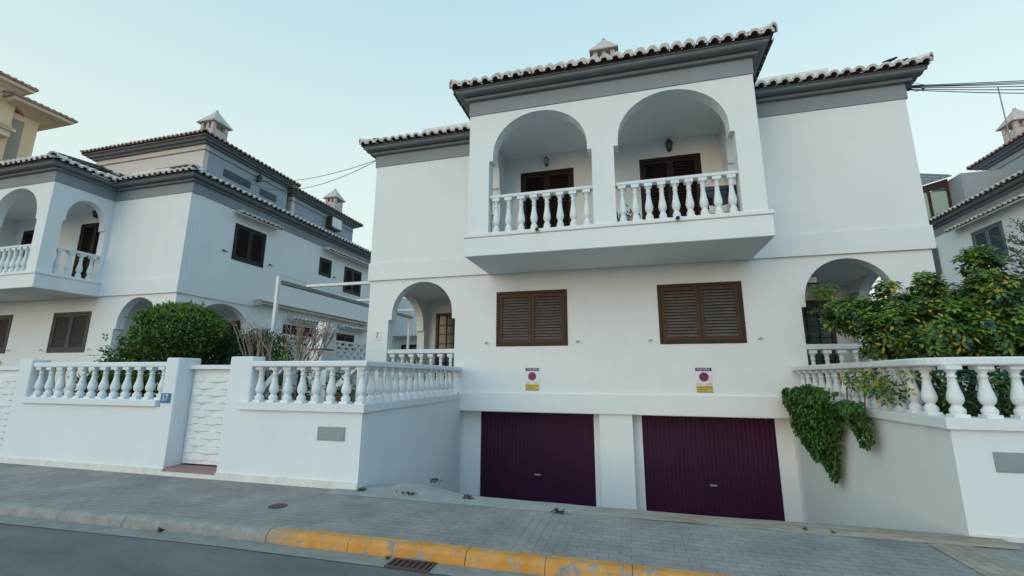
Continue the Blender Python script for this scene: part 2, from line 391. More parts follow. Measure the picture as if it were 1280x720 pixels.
def make_roof(parent, name, z0, vols, eaves, hips, hole=None, SL=SL, maxrows=99, eave_mat='eave_tiles', cut=lambda x, y: False):
    rf = Roof(z0)
    for v in vols: rf.add(v)
    tl, ev, deck = MB(), MB(), MB()
    for (o, a, b, L, vi) in eaves:                        # origin, along, inward, length, volume index
        av = Vector((a[0], a[1], 0)); up = Vector((b[0], b[1], SL)).normalized(); nr = Vector((-b[0] * SL, -b[1] * SL, 1)).normalized()
        nc = int(L / PITCH); off = (L - nc * PITCH) / 2
        for i in range(nc + 1):
            sx = off + i * PITCH
            jx = random.uniform(-.008, .008)
            for j in range(60):
                if j >= maxrows: break
                t = j * ROW * CS
                x = o[0] + a[0] * sx + b[0] * (t + .12); y = o[1] + a[1] * sx + b[1] * (t + .12)
                hh = rf.h(x, y)
                if hh < 0: break
                own = t + .12
                if own > hh + .03 or own < hh - .03: 
                    if j == 0 and own > hh + .03: break
                    if own > hh + .03: break
                    if own < hh - .03: break
                if cut(x, y): break
                p = Vector((o[0] + a[0] * sx + b[0] * t, o[1] + a[1] * sx + b[1] * t, z0 + SL * t + .012 + random.uniform(-.004, .004))) + av * jx
                if j == 0: add_tile(ev, p - up * .05, up, av, nr, L=.46, m=0, mi=1)
                elif j == 1: add_tile(ev, p, up, av, nr, m=0, mi=1)
                else: add_tile(tl, p, up, av, nr, inner=False, n=5)
        # deck sheet of this plane as narrow strips that follow the hips and valleys
        st = .1175; k = int(L / st)
        for i in range(k):
            s0, s1 = L * i / k, L * (i + 1) / k; sm = (s0 + s1) / 2; T = 0.0
            while T < 14:
                x = o[0] + a[0] * sm + b[0] * (T + .05); y = o[1] + a[1] * sm + b[1] * (T + .05)
                if (T + .05) > rf.h(x, y) + .06 or T + .05 < rf.h(x, y) - .06 or cut(x, y) or T / ROW > maxrows: break
                T += .1
            if T > 0:
                q = lambda s_, t_: (o[0] + a[0] * s_ + b[0] * t_, o[1] + a[1] * s_ + b[1] * t_, z0 + SL * t_)
                deck.face([q(s0, 0), q(s1, 0), q(s1, T + .06), q(s0, T + .06)], 0)
    for (p0, p1) in hips:                                 # ridge and hip caps
        p0, p1 = Vector(p0), Vector(p1); d = (p1 - p0); Ln = d.length; d.normalize()
        al = d.cross(Vector((0, 0, 1))).normalized(); nr = al.cross(d).normalized()
        if nr.z < 0: nr = -nr
        k = max(1, int(Ln / .38))
        for i in range(k):
            add_tile(ev if i == 0 else tl, p0 + d * (Ln * i / k) + nr * .03, d, al, nr, L=.46, r0=.13, r1=.105, inner=(i == 0))
    r = build(deck, name, M['tiles'], parent)
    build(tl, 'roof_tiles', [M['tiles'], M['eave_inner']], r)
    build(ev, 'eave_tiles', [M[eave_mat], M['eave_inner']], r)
    return r
def tile_canopy(parent, P, u0, u1, z, depth=.32, mat='eave_tiles'):
    """small tiled hood over a window; P(u, d, z) with d inward"""
    mb = MB()
    A = [P(u0, 0, z - .06), P(u1, 0, z - .06), P(u1, -depth, z - .16), P(u0, -depth, z - .16)]
    B = [P(u0, 0, z), P(u1, 0, z), P(u1, -depth, z - .12), P(u0, -depth, z - .12)]
    mb.prism(A, B, 0)
    n = int((u1 - u0) / .21); e0 = Vector(P(0, -1, 0)) - Vector(P(0, 0, 0)); av = (Vector(P(1, 0, 0)) - Vector(P(0, 0, 0)))
    up = (-e0 + Vector((0, 0, .37))).normalized(); nr = (e0 * .37 + Vector((0, 0, 1))).normalized()
    for i in range(n):
        u = u0 + (i + .5) * (u1 - u0) / n
        add_tile(mb, Vector(P(u, -depth - .04, z - .125)), up, av, nr, L=.38, r0=.10, r1=.08, m=0, mi=1)
    return build(mb, 'tiled_hood', [M[mat], M['eave_inner']], parent)

# ------------------------------------------------------------------ the house
F, BY = 4.36, 2.61
XL, XR, YB = -5.46, 7.16, 16.0
BL, BR = -2.03, 3.84
def roll(o0, o1, z0, z1, n=6):
    return [(o0 + (o1 - o0) * math.sin(math.pi / 2 * k / n) , z0 + (z1 - z0) * (1 - math.cos(math.pi / 2 * k / n))) for k in range(n + 1)]
CORN = [(0, 7.80), (.085, 7.80), (.105, 7.812), (.112, 7.84), (.105, 7.868), (.085, 7.878), (.085, 7.892), (.19, 7.892), (.235, 7.90), (.262, 7.92), (.27, 7.95), (.262, 7.975), (.29, 7.982), (.30, 8.0), (0, 8.0)]
house = thing('house', (.85, F, 1.05), 'white two storey semi detached house with two arched balconies over two dark purple garage doors', 'house', 'white semi detached houses in a row')
H = house

def build_house():
    # ground storey walls
    w = MB()
    archs = [arch(-4.85, -2.97, 1.30, 3.22, 4.05), arch(4.75, 6.55, 1.30, 3.22, 4.05)]
    wall(w, front(F), XL, XR, 1.236, 4.14, .25, archs + [rect(-1.88, -.13, 2.33, 3.67), rect(1.915, 3.66, 2.33, 3.67)])
    wall(w, front(F - .045), -2.80, 4.42, .816, 1.236, .30)                       # lintel beam over the garages
    w.box(XL, -2.84, F, F + .46, -1.4, 1.236); w.box(4.42, XR, F, F + .46, -1.4, 1.236)
    for P, mir in ((side_neg(XL), 0), (side_pos(XR), 1)):
        ops = [arch(4.95, 7.22, 1.30, 3.22, 4.05)]
        if mir: ops += [rect(8.85, 10.75, 2.9, 3.67), rect(12.2, 13.66, 2.9, 3.64)]
        wall(w, P, F + .25, YB, 1.0, 4.14, .25, ops)
    w.box(XL + .25, XR - .25, YB - .25, YB, 1.0, 4.14)
    # porch rooms
    for a, b in ((XL + .25, -2.75), (4.53, XR - .25)):
        w.box(a, b, F + .25, 7.5, 1.10, 1.25, 1); w.box(a, b, F + .25, 7.6, 4.06, 4.13); w.box(a, b, 7.5, 7.6, 1.25, 4.06)
    w.box(-2.85, -2.75, F + .25, 7.5, 1.25, 4.06); w.box(4.53, 4.63, F + .25, 7.5, 1.25, 4.06)
    build(w, 'ground_floor_wall', [M['white'], M['terrace']], H)
    # garage recess
    g = MB()
    g.box(-2.84, -2.35, F + .33, F + .45, -1.45, .82); g.box(.38, 1.44, F + .33, F + .45, -1.45, .82); g.box(4.11, 4.42, F + .33, F + .45, -1.45, .82)
    g.box(.53, 1.24, F + .02, F + .329, -1.45, .815)
    g.box(-2.84, 4.42, F + .255, F + .329, .78, .87)
    build(g, 'garage_pier', M['white'], H)
    for a, b in ((-2.35, .38), (1.44, 4.11)):
        d = MB(); n = int((b - a) / .045); pr = []
        for i in range(n + 1):
            u = a + (b - a) * i / n; pr.append((u, F + .36 + (.007 if i % 2 else 0)))
        for (u0, y0), (u1, y1) in zip(pr[:-1], pr[1:]):
            d.face([(u0, y0, -1.35), (u1, y1, -1.35), (u1, y1, .80), (u0, y0, .80)])
        o = build(d, 'garage_door', M['door_purple'], H)
        k = MB(); c = (a + b) / 2 + .05
        k.box(c - .07, c + .07, F + .30, F + .325, -.62, -.59); k.box(c - .012, c + .012, F + .32, F + .365, -.615, -.595)
        build(k, 'door_handle', M['steel'], o)
    # upper storey, standing slightly proud of the lower one
    u = MB(); y = F - .045
    wall(u, front(y - .012), XL - .057, XR + .057, 4.14, 4.62, .262)
    wall(u, front(y + .012), XL - .025, XR + .025, 4.62, 7.45, .25, [rect(BL + .262, BR - .262, 4.62, 7.40)])
    wall(u, front(F + .36), BL + .1, BR - .1, 4.5, 7.5, .15, [rect(-1.355, .06, 4.66, 6.96), rect(1.70, 3.13, 4.66, 6.96)])
    u.box(BL + .12, BL + .259, F + .217, F + .36, 4.5, 7.45); u.box(BR - .259, BR - .12, F + .217, F + .36, 4.5, 7.45); u.box(BL + .26, BR - .26, F - .045 + .26, F + .36, 4.5, 4.615); u.box(BL + .26, BR - .26, F + .217, F + .36, 7.405, 7.45)
    for P, mir in ((side_neg(XL - .045), 0), (side_pos(XR + .045), 1)):
        ops = [rect(6.05, 7.46, 5.66, 7.0), rect(10.57, 11.41, 6.12, 6.95), rect(12.4, 13.85, 5.66, 6.96)]
        if not mir: ops = [rect(12.5, 13.95, 5.76, 7.02)]
        wall(u, P, y + .26, YB, 4.14, 7.45, .25, ops)
    u.box(XL + .2, XR - .2, YB - .2, YB + .045, 4.14, 7.45)
    build(u, 'upper_wall', M['white'], H)
    # windows on the front, the doors on the balcony
    shutter_window(H, front(F), -1.88, -.13, 2.33, 3.67, M['brown_mid'], M['brown'], pitch=.066, slat=M['brown_slat'])
    shutter_window(H, front(F), 1.915, 3.66, 2.33, 3.67, M['brown_mid'], M['brown'], pitch=.066, slat=M['brown_slat'])
    for a, b in ((-1.355, .06), (1.70, 3.13)):
        shutter_window(H, front(F + .36), a, b, 4.66, 6.96, M['brown_door'], M['brown_door'], name='balcony_door', pitch=.075, d=.05)
    lattice_door(H, front(7.5), -4.9, -3.6, 1.25, 3.66, -.04); lattice_door(H, front(7.5), 5.25, 6.5, 1.25, 3.66, -.04)
    # side windows (the side facing +X)
    S = side_pos(XR + .045)
    shutter_window(H, S, 6.05, 7.46, 5.66, 7.0, M['shaded_shutter']); shutter_window(H, S, 10.57, 11.41, 6.12, 6.95, M['shaded_shutter'], leaves=1)
    shutter_window(H, S, 12.4, 13.85, 5.66, 6.96, M['shaded_shutter'])
    tile_canopy(H, S, 5.92, 7.9, 7.42); tile_canopy(H, S, 10.7, 14.5, 7.42)
    S2 = side_pos(XR)
    shutter_window(H, S2, 8.85, 10.75, 2.9, 3.67, M['shaded_shutter'], leaves=3); shutter_window(H, S2, 12.2, 13.66, 2.9, 3.64, M['shaded_shutter'])
    tile_canopy(H, S2, 12.3, 14.5, 4.0); tile_canopy(H, S2, 9.0, 11.4, 3.98)
    # balcony bay
    b = MB()
    b.box(-2.08, 3.91, BY, F - .046, 4.127, 4.54)
    b.box(-2.105, 3.935, BY - .025, F - .046, 4.54, 4.628)
    build(b, 'balcony_slab', M['white'], H, bevel=.012)
    b = MB()
    wall(b, front(BY + .02), BL, BR, 4.629, 7.45, .30, [arch(-1.56, .68, 4.629, 6.45, 7.36), arch(1.13, 3.42, 4.629, 6.45, 7.38)])
    for P in (side_neg(BL), side_pos(BR)):
        wall(b, P, BY + .32, F - .034, 4.629, 7.45, .26, [arch(3.02, 4.20, 4.629, 6.50, 7.18, notch=.06)])
    b.box(BL + .26, BR - .26, BY + .32, F - .034, 7.40, 7.449)
    build(b, 'balcony_wall', M['white'], H)
    balustrade(H, front(BY), -1.56, .68, 4.63, 5.43, .16, 8, BAL_BALC, railh=.075)
    balustrade(H, front(BY), 1.13, 3.42, 4.63, 5.43, .16, 9, BAL_BALC, railh=.075)
    for P in (side_neg(BL), side_pos(BR)): balustrade(H, P, 3.02, 4.20, 4.63, 5.43, .13, 4, BAL_BALC, railh=.075)
    # porch balustrades
    balustrade(H, front(F), -4.85, -2.97, 1.33, 2.18, .12, 7, BAL_PORCH, railh=.11, raild=.2)
    balustrade(H, front(F), 4.75, 6.55, 1.33, 2.18, .12, 7, BAL_PORCH, railh=.11, raild=.2)
    balustrade(H, side_neg(XL), 4.95, 7.22, 1.33, 2.18, .12, 8, BAL_PORCH, railh=.11, raild=.2)
    balustrade(H, side_pos(XR), 4.95, 7.22, 1.33, 2.18, .12, 8, BAL_PORCH, railh=.11, raild=.2)
    # grey band and cornice
    path = [(XL - .045, F - .033), (BL, F - .033), (BL, BY + .02), (BR, BY + .02), (BR, F - .033), (XR + .045, F - .033), (XR + .045, YB + .045), (XL - .045, YB + .045)]
    s = MB(); sweep(s, path, [(-.26, 7.455), (.018, 7.455), (.018, 7.80), (-.26, 7.80)]); build(s, 'grey_band', M['band'], H)
    s = MB(); sweep(s, path, [(-.1, 7.80)] + CORN[1:-1] + [(-.1, 8.0)]); build(s, 'cornice', M['cornice'], H)
    # lower roof: hipped skirt round the attic, with the hipped roof of the bay
    e = .335
    x0, x1, y0, y1 = XL - .045 - e, XR + .045 + e, F - .033 - e, YB + .045 + e
    bx0, bx1, by0 = BL - e, BR + e, BY + .02 - e
    main = [((x0, 0), (1, 0)), ((x1, 0), (-1, 0)), ((0, y0), (0, 1)), ((0, y1), (0, -1))]
    bay = [((bx0, 0), (1, 0)), ((bx1, 0), (-1, 0)), ((0, by0), (0, 1)), ((0, 12), (0, -1))]
    att = lambda x, y: -2.3 < x < 3.9 and y > 7.05
    hb = (bx1 - bx0) / 2
    eaves = [((x0, y0), (1, 0), (0, 1), x1 - x0, 0), ((x0, y0), (0, 1), (1, 0), y1 - y0, 0), ((x1, y0), (0, 1), (-1, 0), y1 - y0, 0), ((x0, y1), (1, 0), (0, -1), x1 - x0, 0),
             ((bx0, by0), (1, 0), (0, 1), bx1 - bx0, 1), ((bx0, by0), (0, 1), (1, 0), 6.5, 1), ((bx1, by0), (0, 1), (-1, 0), 6.5, 1)]
    z = 8.0; zz = lambda t: z + SL * t + .04; k = 3.2
    hips = [((x0, y0, zz(0)), (x0 + k, y0 + k, zz(k))), ((x1, y0, zz(0)), (x1 - k, y0 + k, zz(k))), ((x0, y1, zz(0)), (x0 + k, y1 - k, zz(k))), ((x1, y1, zz(0)), (x1 - k, y1 - k, zz(k))),
            ((bx0, by0, zz(0)), (bx0 + hb, by0 + hb, zz(hb))), ((bx1, by0, zz(0)), (bx1 - hb, by0 + hb, zz(hb))), ((bx0 + hb, by0 + hb, zz(hb)), (bx0 + hb, 7.0, zz(hb)))]
    rr = make_roof(H, 'roof', z, [main, bay], eaves, hips, cut=att)
    m = MB(); upv = Vector((0, 1, SL)).normalized(); nrv = Vector((0, -SL, 1)).normalized(); n = int((bx1 - bx0 - 1.9) / PITCH)
    for i in range(n):
        add_tile(m, Vector((bx0 + .95 + PITCH * (i + .5), by0 + .10, z + .135)), upv, Vector((1, 0, 0)), nrv, L=.5)
    build(m, 'raised_tile_course', [M['eave_tiles'], M['eave_inner']], rr)
    for a_, b_ in ((-4.15, -2.42), (4.23, 5.9)):
        m = MB(); m.box(a_, b_, 4.40, 4.75, 8.2, 8.50); build(m, 'mortar_kerb', M['plinth'], rr)
    # attic storey, the second section a little lower
    def attic(ax0, ax1, ay0, ay1, zt, n):
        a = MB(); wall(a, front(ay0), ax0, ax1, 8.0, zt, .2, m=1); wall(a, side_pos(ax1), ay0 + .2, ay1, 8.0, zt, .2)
        wall(a, side_neg(ax0), ay0 + .2, ay1, 8.0, zt, .2); wall(a, front(ay1 - .2), ax0 + .2, ax1 - .2, 8.0, zt, .2)
        p = [(ax0, ay0), (ax1, ay0), (ax1, ay1), (ax0, ay1)]
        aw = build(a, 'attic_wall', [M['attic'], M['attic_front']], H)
        m = MB(); sweep(m, p, [(-.05, zt - .27), (.03, zt - .265), (.03, zt - .225), (-.05, zt - .22)]); build(m, 'moulding', M['cornice'], aw)
        m = MB(); sweep(m, p, [(-.1, zt), (.10, zt + .005), (.13, zt + .08), (.24, zt + .09), (.28, zt + .17), (.37, zt + .18), (.38, zt + .22), (-.1, zt + .22)]); build(m, 'attic_cornice', M['attic'] if 0 else M['cornice'], H)
        q = .40; a0, a1, b0, b1 = ax0 - q, ax1 + q, ay0 - q, ay1 + q; zr = zt + .22
        v = [((a0, 0), (1, 0)), ((a1, 0), (-1, 0)), ((0, b0), (0, 1)), ((0, b1), (0, -1))]
        ev = [((a0, b0), (1, 0), (0, 1), a1 - a0, 0), ((a0, b0), (0, 1), (1, 0), b1 - b0, 0), ((a1, b0), (0, 1), (-1, 0), b1 - b0, 0), ((a0, b1), (1, 0), (0, -1), a1 - a0, 0)]
        hh = min(a1 - a0, b1 - b0) / 2
        hp = [((a0, b0, zr), (a0 + hh, b0 + hh, zr + .3 * hh)), ((a1, b0, zr), (a1 - hh, b0 + hh, zr + .3 * hh)), ((a0, b1, zr), (a0 + hh, b1 - hh, zr + .3 * hh)), ((a1, b1, zr), (a1 - hh, b1 - hh, zr + .3 * hh))]
        make_roof(H, 'attic_roof', zr, [v], ev, hp, eave_mat='eave_terracotta', SL=.3)
        return aw
    aw = attic(-2.3, 3.95, 7.05, 11.7, 11.10, 0)
    attic(-2.28, 3.93, 12.1, 17.4, 10.86, 1)
    S3 = side_pos(3.95)
    for (a, b2, c, d2) in ((8.02, 9.45, 10.12, 10.46), (10.0, 11.0, 10.08, 10.42)):
        m = MB(); m.box(a, b2, -.03, .0, c, d2, 0, lambda u, d, z: S3(u, d, z))
        for i in range(5): m.box(a + .03, b2 - .03, -.05, -.03, c + .03 + i * .06, c + .05 + i * .06, 0, lambda u, d, z: S3(u, d, z))
        build(m, 'vent', M['blue_shutter'], aw)
    m = MB(); m.box(1.4, 3.2, 7.0, 7.049, 9.75, 10.25)
    for i in range(7): m.box(1.44, 3.16, 6.98, 7.0, 9.79 + i * .06, 9.81 + i * .06)
    build(m, 'vent', M['grey_wood'], aw)
build_house()

def chimney(parent, x, y, zt, s=1.0):
    zb = zt - 2.4; mb = MB(); w = .36 * s
    mb.box(x - w, x + w, y - w, y + w, zb, zt - 1.0)
    for i in (-1, 1):
        for j in (-1, 1): mb.box(x + i * w * .80 - .075, x + i * w * .80 + .075, y + j * w * .80 - .075, y + j * w * .80 + .075, zt - 1.0, zt - .70)
    mb.box(x - .07, x + .07, y - w * .95, y + w * .95, zt - 1.0, zt - .70)
    c = build(mb, 'chimney', M['chimney'], parent, bevel=.01)
    k = MB(); q = .48 * s
    R4 = lambda q, z: [(x - q, y - q, z), (x + q, y - q, z), (x + q, y + q, z), (x - q, y + q, z)]
    k.prism(R4(q, zt - .70), R4(q, zt - .65), 0); k.prism(R4(q * .97, zt - .65), R4(.05, zt - .02))
    k.lathe([(.05, 0), (.07, .04), (.05, .08), (.01, .1)], (x, y, zt - .02), 8)
    build(k, 'cap', [M['chimney'], M['eave_terracotta']], c)
SH = 19.42
left_house = dup(house, None, (-SH, 0, 0)); right_house = dup(house, None, (SH, 0, 0))
tag(left_house, 'white house on the left with a grey attic, behind the hedge and round clipped tree', 'house')
tag(right_house, 'partly hidden white house at the right edge with blue grey shutters, behind the trees', 'house')
def kid(o, n, k=0): return [c for c in o.children if c.name.split('.')[0] == n][k]
chimney(kid(house, 'attic_roof'), .86, 7.9, 13.22)
chimney(kid(left_house, 'attic_roof'), -15.93, 7.7, 13.05)
chimney(kid(left_house, 'attic_roof', 1), -16.12, 16.19, 13.05)
chimney(kid(right_house, 'attic_roof', 1), 17.73, 16.19, 13.0)
# left house: weathered lower shutters look greyer
for c in left_house.children:
    if c.name.startswith('window') and abs(chain(c).y) < 99 and c.data:
        vx = [v.co for v in c.data.vertices][0]
        if abs(vx.y) < .3 and vx.z < 3.0:
            for o in [c] + list(c.children):
                o.data = o.data.copy()
                for q_ in range(len(o.data.materials)): o.data.materials[q_] = M['grey_wood']
# long awning cassette on the left house's side wall
mb = MB(); X = XR - SH
mb.tube([(X + .17, 7.3, 4.30), (X + .17, 14.2, 4.26)], .075, 10); mb.box(X + .02, X + .26, 7.28, 14.22, 4.36, 4.40)
mb.box(X + .02, X + .32, 7.22, 7.34, 4.18, 4.42); mb.box(X + .02, X + .32, 14.16, 14.28, 4.14, 4.38)
a = thing('awning', (X + .1, 10.7, 4.2), 'long rolled beige awning along the side wall of the left house', 'awning')
build(mb, 'cassette', M['awning'], a)
# right house: window with one open shutter, tiled hood, glazed veranda
RX = XL + SH
S = side_neg(RX - .045)
w = shutter_window(right_house, S, 12.5, 13.95, 5.76, 7.02, M['blue_shutter'], label='blue grey window shutters')
tile_canopy(right_house, S, 11.0, 14.7, 7.42)
mb = MB(); mb.box(15.9, 16.4, -.06, .0, 5.9, 7.1, 0, lambda u, d, z: S(u, d, z))
for i in range(15): mb.box(15.93, 16.37, -.08, -.06, 5.94 + i * .075, 5.975 + i * .075, 0, lambda u, d, z: S(u, d, z))
build(mb, 'window', M['blue_shutter'], right_house)
v = MB(); yv = 16.25
def vz(x): return 9.78 + (x - 13.35) * .27
for x in (13.45, 14.15, 14.85): v.box(x - .05, x + .05, yv - .05, yv + .05, 7.9, vz(x) - .1)
v.prism([(13.4, yv - .06, vz(13.4) - .36), (14.9, yv - .06, vz(14.9) - .36), (14.9, yv + .06, vz(14.9) - .36), (13.4, yv + .06, vz(13.4) - .36)],
        [(13.4, yv - .06, vz(13.4) - .06), (14.9, yv - .06, vz(14.9) - .06), (14.9, yv + .06, vz(14.9) - .06), (13.4, yv + .06, vz(13.4) - .06)])
vr = build(v, 'veranda_frame', M['brown'], right_house)
g = MB(); g.box(13.47, 14.88, yv - .01, yv + .01, 7.9, 9.6); build(g, 'glass', M['glass_pale'], vr)
g = MB(); Rf = lambda x, y, k=0: (x, y, vz(x) + (y - yv + .2) * .5 + k)
g.prism([Rf(13.3, yv - .2, -.05), Rf(15.0, yv - .2, -.05), Rf(15.0, yv + 3.4, -.05), Rf(13.3, yv + 3.4, -.05)], [Rf(13.3, yv - .2), Rf(15.0, yv - .2), Rf(15.0, yv + 3.4), Rf(13.3, yv + 3.4)])
for i in range(6): g.tube([Rf(13.4 + i * .3, yv - .15, .02), Rf(13.4 + i * .3, yv + 3.3, .02)], .05, 6)
build(g, 'roof', M['metal_grey'], vr)
g = MB(); g.box(13.97, 17, 16.0, 19, 1.0, 7.3); build(g, 'rear_wall', M['white'], right_house)
g = MB(); g.box(15.02, 17.12, 15.6, 20, 8.0, 10.1); build(g, 'stair_block', M['attic'], right_house)
# rear neighbour seen through the gap between the houses
nb = thing('house', (-13, 20, 1.0), 'white rear house seen far back through the left porch arch', 'house')
m = MB(); m.box(-22, -10.6, 21, 32, .5, 8.2); build(m, 'wall', M['white'], nb)
m = MB(); m.box(-22.1, -10.5, 20.9, 32.1, 8.2, 8.5); build(m, 'grey_band', M['band'], nb)
m = MB(); m.prism([(-22.5, 20.5, 8.5), (-10.1, 20.5, 8.5), (-10.1, 32.5, 8.5), (-22.5, 32.5, 8.5)], [(-19, 24, 9.8), (-13.6, 24, 9.8), (-13.6, 29, 9.8), (-19, 29, 9.8)]); build(m, 'roof', M['tiles'], nb)
tile_canopy(nb, front(21), -14.2, -11.6, 4.3, depth=.45)
shutter_window(nb, front(20.96), -13.6, -12.2, 2.3, 3.7, M['shaded_shutter'])

# ------------------------------------------------------------------ ground, street
def sheet(x0, x1, y0, y1, z, mb=None, m=0):
    mb = mb or MB(); mb.face([(x0, y0, z), (x1, y0, z), (x1, y1, z), (x0, y1, z)], m); return mb
g = MB()
sheet(-300, 300, -300, -.2, -.16, g); sheet(-300, -2.9, -.2, 300, -.16, g); sheet(4.6, 300, -.2, 300, -.16, g); sheet(-2.9, 4.6, 4.9, 300, -.16, g)
struct(g, 'ground', M['ground'])
struct(sheet(-80, 80, -9.6, -1.9, -.12), 'road', M['asphalt'])
def ky(x): return -1.60 - .037 * max(0, -3 - x) if x > -14 else -1.60 - .037 * 11
xs = [-40 + .5 * i for i in range(161)]
s = MB(); t = MB()
for a, b in zip(xs[:-1], xs[1:]):
    if -.2 <= a < .5: continue
    lim = -.24 if -2.6 <= a < 4.4 else .02
    s.face([(a, ky(a), 0), (b, ky(b), 0), (b, lim, 0), (a, lim, 0)])
struct(s, 'pavement', M['pavers'])
sheet(0, .5, -1.6, -.24, 0, t); struct(t, 'paving_band', M['pavers_turned'])
t = sheet(4.03, 4.42, -1.6, -.12, .006); struct(t, 'sandy_paving_strip', M['strip'])
# gutter
t = MB()
for a, b in zip(xs[:-1], xs[1:]):
    for (c, d) in ((a, b),):
        if c < -.8 < d or c < -.8 + .0: pass
    t.face([(a, ky(a) - .36, -.114), (b, ky(b) - .36, -.114), (b, ky(b) - .1, -.110), (a, ky(a) - .1, -.110)])
struct(t, 'gutter', M['gutter'])
# kerb: separate stones along one line, rounded and chipped
k = MB(); x = -30.0
while x < 16:
    L = .98 if x < -8 or x > 4 else random.choice([.5, .75, .98, .98])
    n = 8; jz = random.uniform(-.006, .006); jy = random.uniform(-.008, .008)
    for i in range(n):
        xa, xb = x + .003 + (L - .006) * i / n, x + .003 + (L - .006) * (i + 1) / n
        def pr(q):
            y = ky(q) + jy; e = .006 * noise.noise(Vector((q * 6, 0, 3)))
            return [(q, y, .004 + jz), (q, y - .085, .003 + jz + e), (q, y - .112, -.008 + jz + e), (q, y - .135, -.035 + e), (q, y - .15, -.09), (q, y - .152, -.14)]
        A, B = pr(xa), pr(xb)
        for j in range(5): k.face([A[j], B[j], B[j + 1], A[j + 1]], 0, True)
    k.face(pr(x + .003)); k.face(pr(x + L - .003)); x += L
struct(k, 'kerb', M['kerb'])
t = MB()
for a, b in zip(xs[:-1], xs[1:]): t.face([(a, ky(a) + .01, -.013), (b, ky(b) + .01, -.013), (b, ky(b) - .13, -.035), (a, ky(a) - .13, -.035)])
struct(t, 'kerb_bed', M['gutter'])
# far side of the street behind the camera
g = MB(); g.box(-80, 80, -12, -9.6, -.2, 0.0); struct(g, 'far_pavement', M['pavers'])
# sunken driveway
d = MB()
rows = [(-.27, .003, .003), (-.05, .012, .02), (.14, .010, .06), (.32, -.03, .10), (.55, -.10, .05), (1.0, -.25, -.20), (2.2, -.68, -.66), (3.6, -1.18, -1.18), (4.2, -1.32, -1.32), (4.9, -1.34, -1.34)]
nx = 28
def dz(r, x):
    y, z, zl = rows[r]; s_ = math.exp(-((x + 1.9) / .55) ** 2); e = max(0, min(1, (x - 2.6) / 1.2))
    return z + (zl - z) * s_ * .9 + (.02 * e if r in (1, 2, 3) else 0) + .008 * noise.noise(Vector((x * 2, y * 2, 0)))
def dy(r, x):
    y = rows[r][0]
    return y - (.16 * (x + 2.6) / 7 if 0 < r < 5 else 0)
for r in range(len(rows) - 1):
    for i in range(nx):
        xa, xb = -2.95 + 7.75 * i / nx, -2.95 + 7.75 * (i + 1) / nx
        d.face([(xa, dy(r, xa), dz(r, xa)), (xb, dy(r, xb), dz(r, xb)), (xb, dy(r + 1, xb), dz(r + 1, xb)), (xa, dy(r + 1, xa), dz(r + 1, xa))], 0, True)
struct(d, 'driveway_ramp', M['ramp'])
# raised gardens behind the walls
g = MB(); g.box(-40, -2.86, .37, 4.36, -.1, 1.04); g.box(-40, -2.9, 4.36, 30, -.1, 1.03); g.box(4.56, 40, .24, 4.36, -.1, 1.04); g.box(4.6, 40, 4.36, 30, -.1, 1.03)
struct(g, 'garden_ground', M['soil'])
g = MB(); g.box(-6.255, -5.165, .0, .30, .06, .118); struct(g, 'gate_step', M['red_tile'])


# ------------------------------------------------------------------ street walls
def trim(mb, path, z0, z1, out, inn=.2, m=0): sweep(mb, path, [(-inn, z0), (out, z0), (out, z1), (-inn, z1)], m, closed=False)
LA = [(-2.83, F - .05), (-2.606, 0)]
wl = thing('street_wall', (-6, .1, 0), 'white rendered street wall with balusters and gate, left of the garage driveway', 'wall')
mb = MB()
mb.box(-10.2, -6.26, 0, .24, -.2, 1.08)
mb.box(-5.16, -2.90, 0, .24, -.2, 1.08)
mb.prism([(-2.90, 0, -1.5), (-2.606, 0, -1.5), (-2.76, F - .002, -1.5), (-3.1, F - .002, -1.5)], [(-2.90, 0, 1.08), (-2.606, 0, 1.08), (-2.76, F - .002, 1.08), (-3.1, F - .002, 1.08)])
mb.box(-40, -11.6, 0, .24, -.2, 1.08)
build(mb, 'wall', M['fence_white'], wl)
p = MB()
for a, b, d1, zt in ((-6.545, -6.262, .42, 1.91), (-5.158, -4.70, .26, 1.92), (-10.28, -9.93, .3, 1.90), (-11.7, -11.4, .3, 1.9)):
    p.box(a, b, -.003, d1, -.2 if b < -6.2 or b > -5.1 else .0, zt)
build(p, 'pillar', M['fence_white'], wl, bevel=.02, segs=2)
p = MB(); p.box(-9.93, -6.60, -.05, .26, 1.08, 1.195)
build(p, 'ledge', M['fence_white'], wl, bevel=.012)
p = MB(); sweep(p, [(-4.86, 0), (-2.606, 0), (-2.79, F - .046)], [(-.26, 1.08), (.05, 1.08), (.05, 1.195), (-.26, 1.195)], closed=False)
build(p, 'ledge', M['fence_white'], wl)
P0 = front(.0)
balustrade(wl, P0, -9.93, -6.545, 1.195, 1.75, .11, 12, BAL_FENCE, ext=(.0, .0))
def rail_corner(parent, path):
    p = MB(); sweep(p, path, [(-.19, 1.75), (.02, 1.75), (.035, 1.765), (.035, 1.825), (.02, 1.84), (-.19, 1.84)], closed=False)
    return build(p, 'balustrade', M['fence_white'], parent)
r = rail_corner(wl, [(-4.70, 0), (-2.606, 0), (-2.79, F - .046)])
for i in range(8): place(BAL_FENCE, 'baluster', r, (-4.58 + i * .268, .09, 1.195))
for i in range(1, 15):
    f = i / 15; place(BAL_FENCE, 'baluster', r, (-2.606 - .224 * f - .09, f * (F - .1) + .07, 1.195), (0, 0, .05))
# plinth strip along the wall foot
p = MB(); p.box(-40, -6.255, -.024, .0, -.05, .10); p.box(-5.165, -2.60, -.024, .0, -.05, .10); p.box(-6.255, -5.165, -.03, .36, -.05, .06); build(p, 'plinth', M['plinth'], wl)
